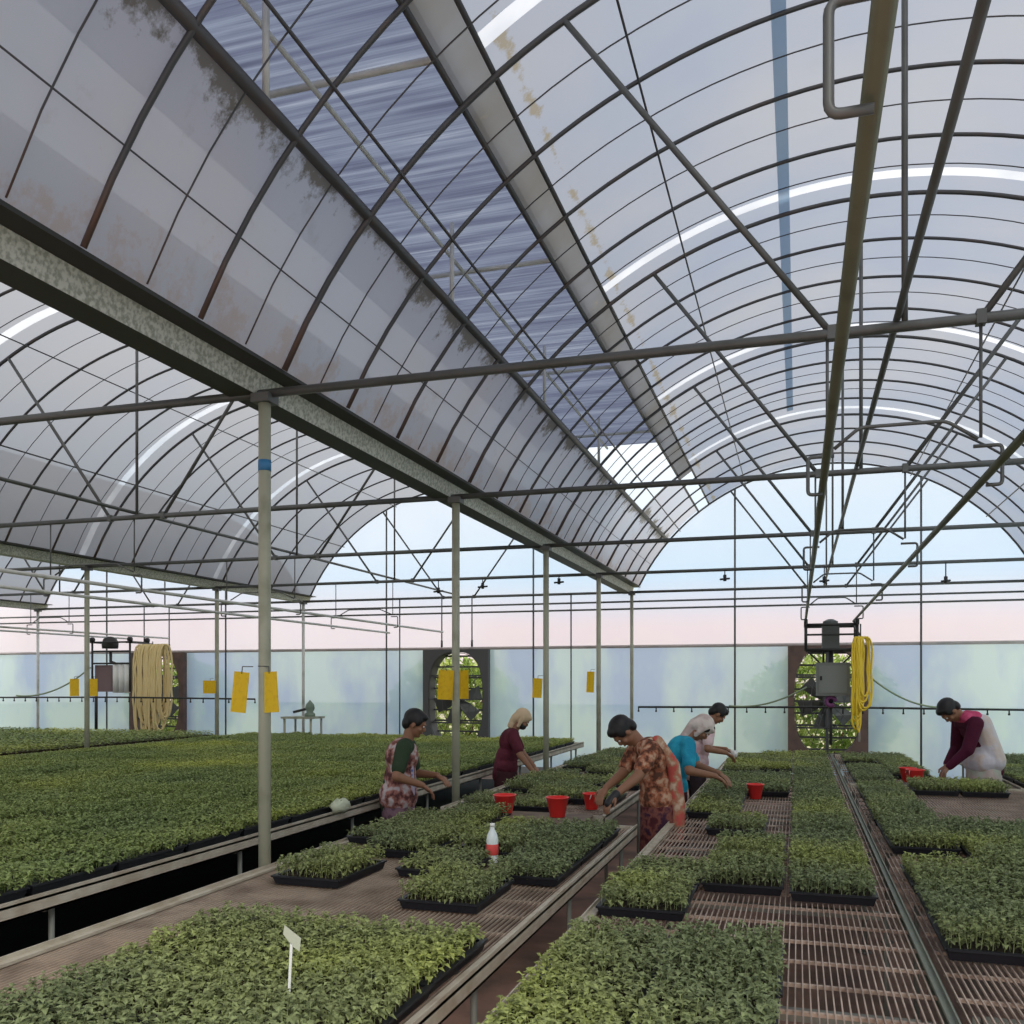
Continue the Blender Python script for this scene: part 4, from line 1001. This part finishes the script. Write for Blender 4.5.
# 1: dark-haired worker at the left, green sleeves, patterned vest
vestm = cloth('maroon_print', (.10, .04, .04), (.36, .16, .13), 18, third=(.48, .42, .42), kind='noise')
def ex1(I):
    e = MB(); H = I['H']; g = .026
    e.ball(ell(I['chest'], (.098 * H + g, .073 * H + g, .105 * H), I['RT'])); e.ball(ell(I['waist'], (.090 * H + g, .068 * H + g, .11 * H), I['RT'])); e.ball(ell(I['hip'], (.110 * H + g, .088 * H + g, .11 * H), I['RT']))
    remesh(e.build('patterned_vest', vestm, I['t'], local=True), .010, 3)
    e = MB(); c = I['chest']; u = I['U'] * H; 
    for s in (-1, 1): e.cap(c + V((s * .05, 0, 0)) + u * .08, c + V((s * .07, .09, 0)) - u * .02, .016, .016); e.cap(c + V((s * .07, .09, 0)) - u * .02, I['hip'] + V((s * .08, .12, .02)), .016, .022)
    remesh(e.build('scarf', cloth('blue_white_print', (.45, .40, .50), (.10, .14, .35), 30), I['t'], local=True), .009, 2)
person((-3.06, 6.80, 0), (RX[0], RX[1]), 1.50, 6, 24, [(-2.80, 6.98, .94), (-2.80, 6.68, .89)],
       'person with black hair, dark green sleeves and patterned maroon vest beside the wide left bench',
       cloth('dark_green_cloth', (.035, .055, .03)), cloth('mauve_skirt', (.20, .12, .15), (.12, .07, .09), 18), extra=ex1, topname='shirt')
# 2: beige headscarf
person((-3.03, 9.55, 0), (RX[0], RX[1]), 1.44, 9, 38, [(-2.70, 9.62, .74), (-2.66, 9.38, .73)],
       'person in a beige head cover, dark mask and dark maroon dress beside the third post',
       cloth('maroon_cloth', (.085, .018, .028), (.12, .025, .04), 6, kind='noise'), cloth('dark_plum', (.05, .018, .022)), hair=False,
       headwear=(cloth('beige_cloth', (.62, .47, .30)), 'short'), mask=BLACKP, sleeve='short')
# 3: woman in orange print, head bowed, facing left and towards the camera
orange = cloth('orange_print', (.10, .045, .03), (.36, .13, .07), 20, third=(.50, .33, .22), kind='noise')
drape = cloth('coral_drape', (.50, .10, .08), (.40, .22, .13), 16, third=(.60, .44, .32), kind='noise')
def ex3(I):
    e = MB(); c, H, U = I['chest'], I['H'], I['U'] * I['H']
    e.cap(c + V((-.08, -.085, 0)) + U * .09, c + V((-.11, -.10, 0)) - U * .04, .045, .05); e.cap(c + V((-.11, -.10, 0)) - U * .04, I['hip'] + V((-.13, -.10, -.02)), .05, .055)
    e.cap(I['hip'] + V((-.13, -.10, -.02)), V((-.15, -.10, .50 * H * .72)), .055, .04)
    o = remesh(e.build('coral_drape', drape, I['t'], local=True), .010, 3); o['label'] = 'coral drape hanging from the shoulder'
    e = MB(); n_ = I['neck']; e.cap(n_ + V((-.06, -.03, -.01)), n_ + V((.06, -.03, -.01)), .036, .036); e.cap(n_ + V((-.07, -.05, 0)), n_ + V((-.09, -.07, -.06)), .036, .03)
    remesh(e.build('neck_cloth', cloth('cream_cloth', (.56, .46, .30)), I['t'], local=True), .009, 2)
person((-.985, 6.86, 0), (-.88, -.47), 1.56, 12, 64, [(-1.22, 6.32, .90), (-1.33, 6.60, .93)],
       'person with bowed black-haired head in an orange print dress at the bench corner',
       orange, cloth('dark_orange_print', (.08, .02, .025), (.22, .08, .06), 14, third=(.05, .02, .04), kind='noise'), extra=ex3, belly=.98, curve=.42, sleeve='short', glove=(BLACKP, (0,)))
# 4: teal shirt, white scarf
person((-1.06, 8.05, 0), (RX[0], RX[1]), 1.50, 18, 56, [(-.64, 8.10, .91), (-.66, 7.88, .91)],
       'person in a teal shirt and white headscarf reaching over the middle bench',
       cloth('teal_cloth', (.02, .25, .38), (.03, .33, .46), 7, kind='noise'), cloth('dark_maroon_skirt', (.055, .02, .03)),
       hair=True, headwear=(cloth('white_cloth', (.66, .58, .52), (.5, .4, .36), 9, kind='noise'), 'long'), belly=1.12)
# 5: pink shirt
person((-1.08, 10.35, 0), (RX[0], RX[1]), 1.53, 15, 48, [(-.76, 10.50, .95), (-.74, 10.22, .93)],
       'person with short black hair in a pale pink shirt, standing behind the teal-shirted worker',
       cloth('pink_cloth', (.62, .38, .42), (.66, .50, .50), 8, kind='noise'), cloth('dark_trousers', (.04, .03, .035)), botname='trousers')
# 6: bending worker at right, facing left
def ex6(I):
    e = MB(); n_ = I['neck']
    e.cap(n_ + V((-.08, .0, .0)), n_ + V((.08, .0, .0)), .065, .065); e.cap(n_ + V((-.09, -.07, .01)), n_ + V((.09, -.07, .01)), .07, .07); e.cap(n_ + V((-.03, -.10, -.02)), n_ + V((-.02, -.15, -.07)), .06, .05); e.cap(n_ + V((.09, -.03, 0)), n_ + V((.07, -.13, -.02)), .045, .04)
    remesh(e.build('pink_scarf', cloth('pink_scarf_cloth', (.62, .10, .20), (.50, .06, .14), 8, kind='noise'), I['t'], local=True), .010, 3)
    e = MB(); c, hp_, H, U = I['chest'], I['hip'], I['H'], I['U'] * I['H']
    for x in (-.09, .0, .09): e.cap(c + V((x, -.045, .03)) + U * .02, hp_ + V((x * 1.1, -.05, .02)), .098, .120)
    e.cap(hp_ + V((-.03, -.04, 0)), V((-.04, -.06, .40 * H)), .12, .10); e.cap(hp_ + V((.05, -.05, 0)), V((.05, -.08, .42 * H)), .10, .09); e.cap(hp_ + V((-.06, .03, .02)), hp_ + V((.06, .03, .02)), .155, .155); e.cap(hp_ + V((-.05, .02, .10)), hp_ + V((.05, .02, .10)), .14, .14)
    o = remesh(e.build('pale_shawl', cloth('pale_cream_cloth', (.62, .50, .44), (.60, .56, .60), 5, kind='noise'), I['t'], local=True), .012, 4); o['label'] = 'pale cream shawl over back and hips'
person((1.80, 10.36, 0), (-RX[0], -RX[1]), 1.68, 17, 66, [(1.44, 10.12, .84), (1.47, 10.44, .84)],
       'person bending over trays in dark maroon sleeves, pink neck scarf and cream shawl',
       cloth('dark_wine_cloth', (.075, .012, .03)), cloth('sage_skirt', (.42, .46, .38), (.50, .40, .36), 6, kind='noise'), sleeve='long', extra=ex6, curve=.5, belly=1.05)
# white pot in the pink-shirted worker's hands
t = thing('white_cup', (-.66, 10.33, .875), 'white cup of seedlings held over the bench by the worker in pink', 'cup')
b = MB(); b.lathe((0, 0, 0), [(0, 0), (.028, 0), (.042, .075), (.040, .075), (.027, .004), (0, .004)], 16); b.build('body', WHITE, t, local=True)
for o in [tray_me, soil_me] + seeds_hi + seeds_lo + seeds_a: bpy.data.objects.remove(o)
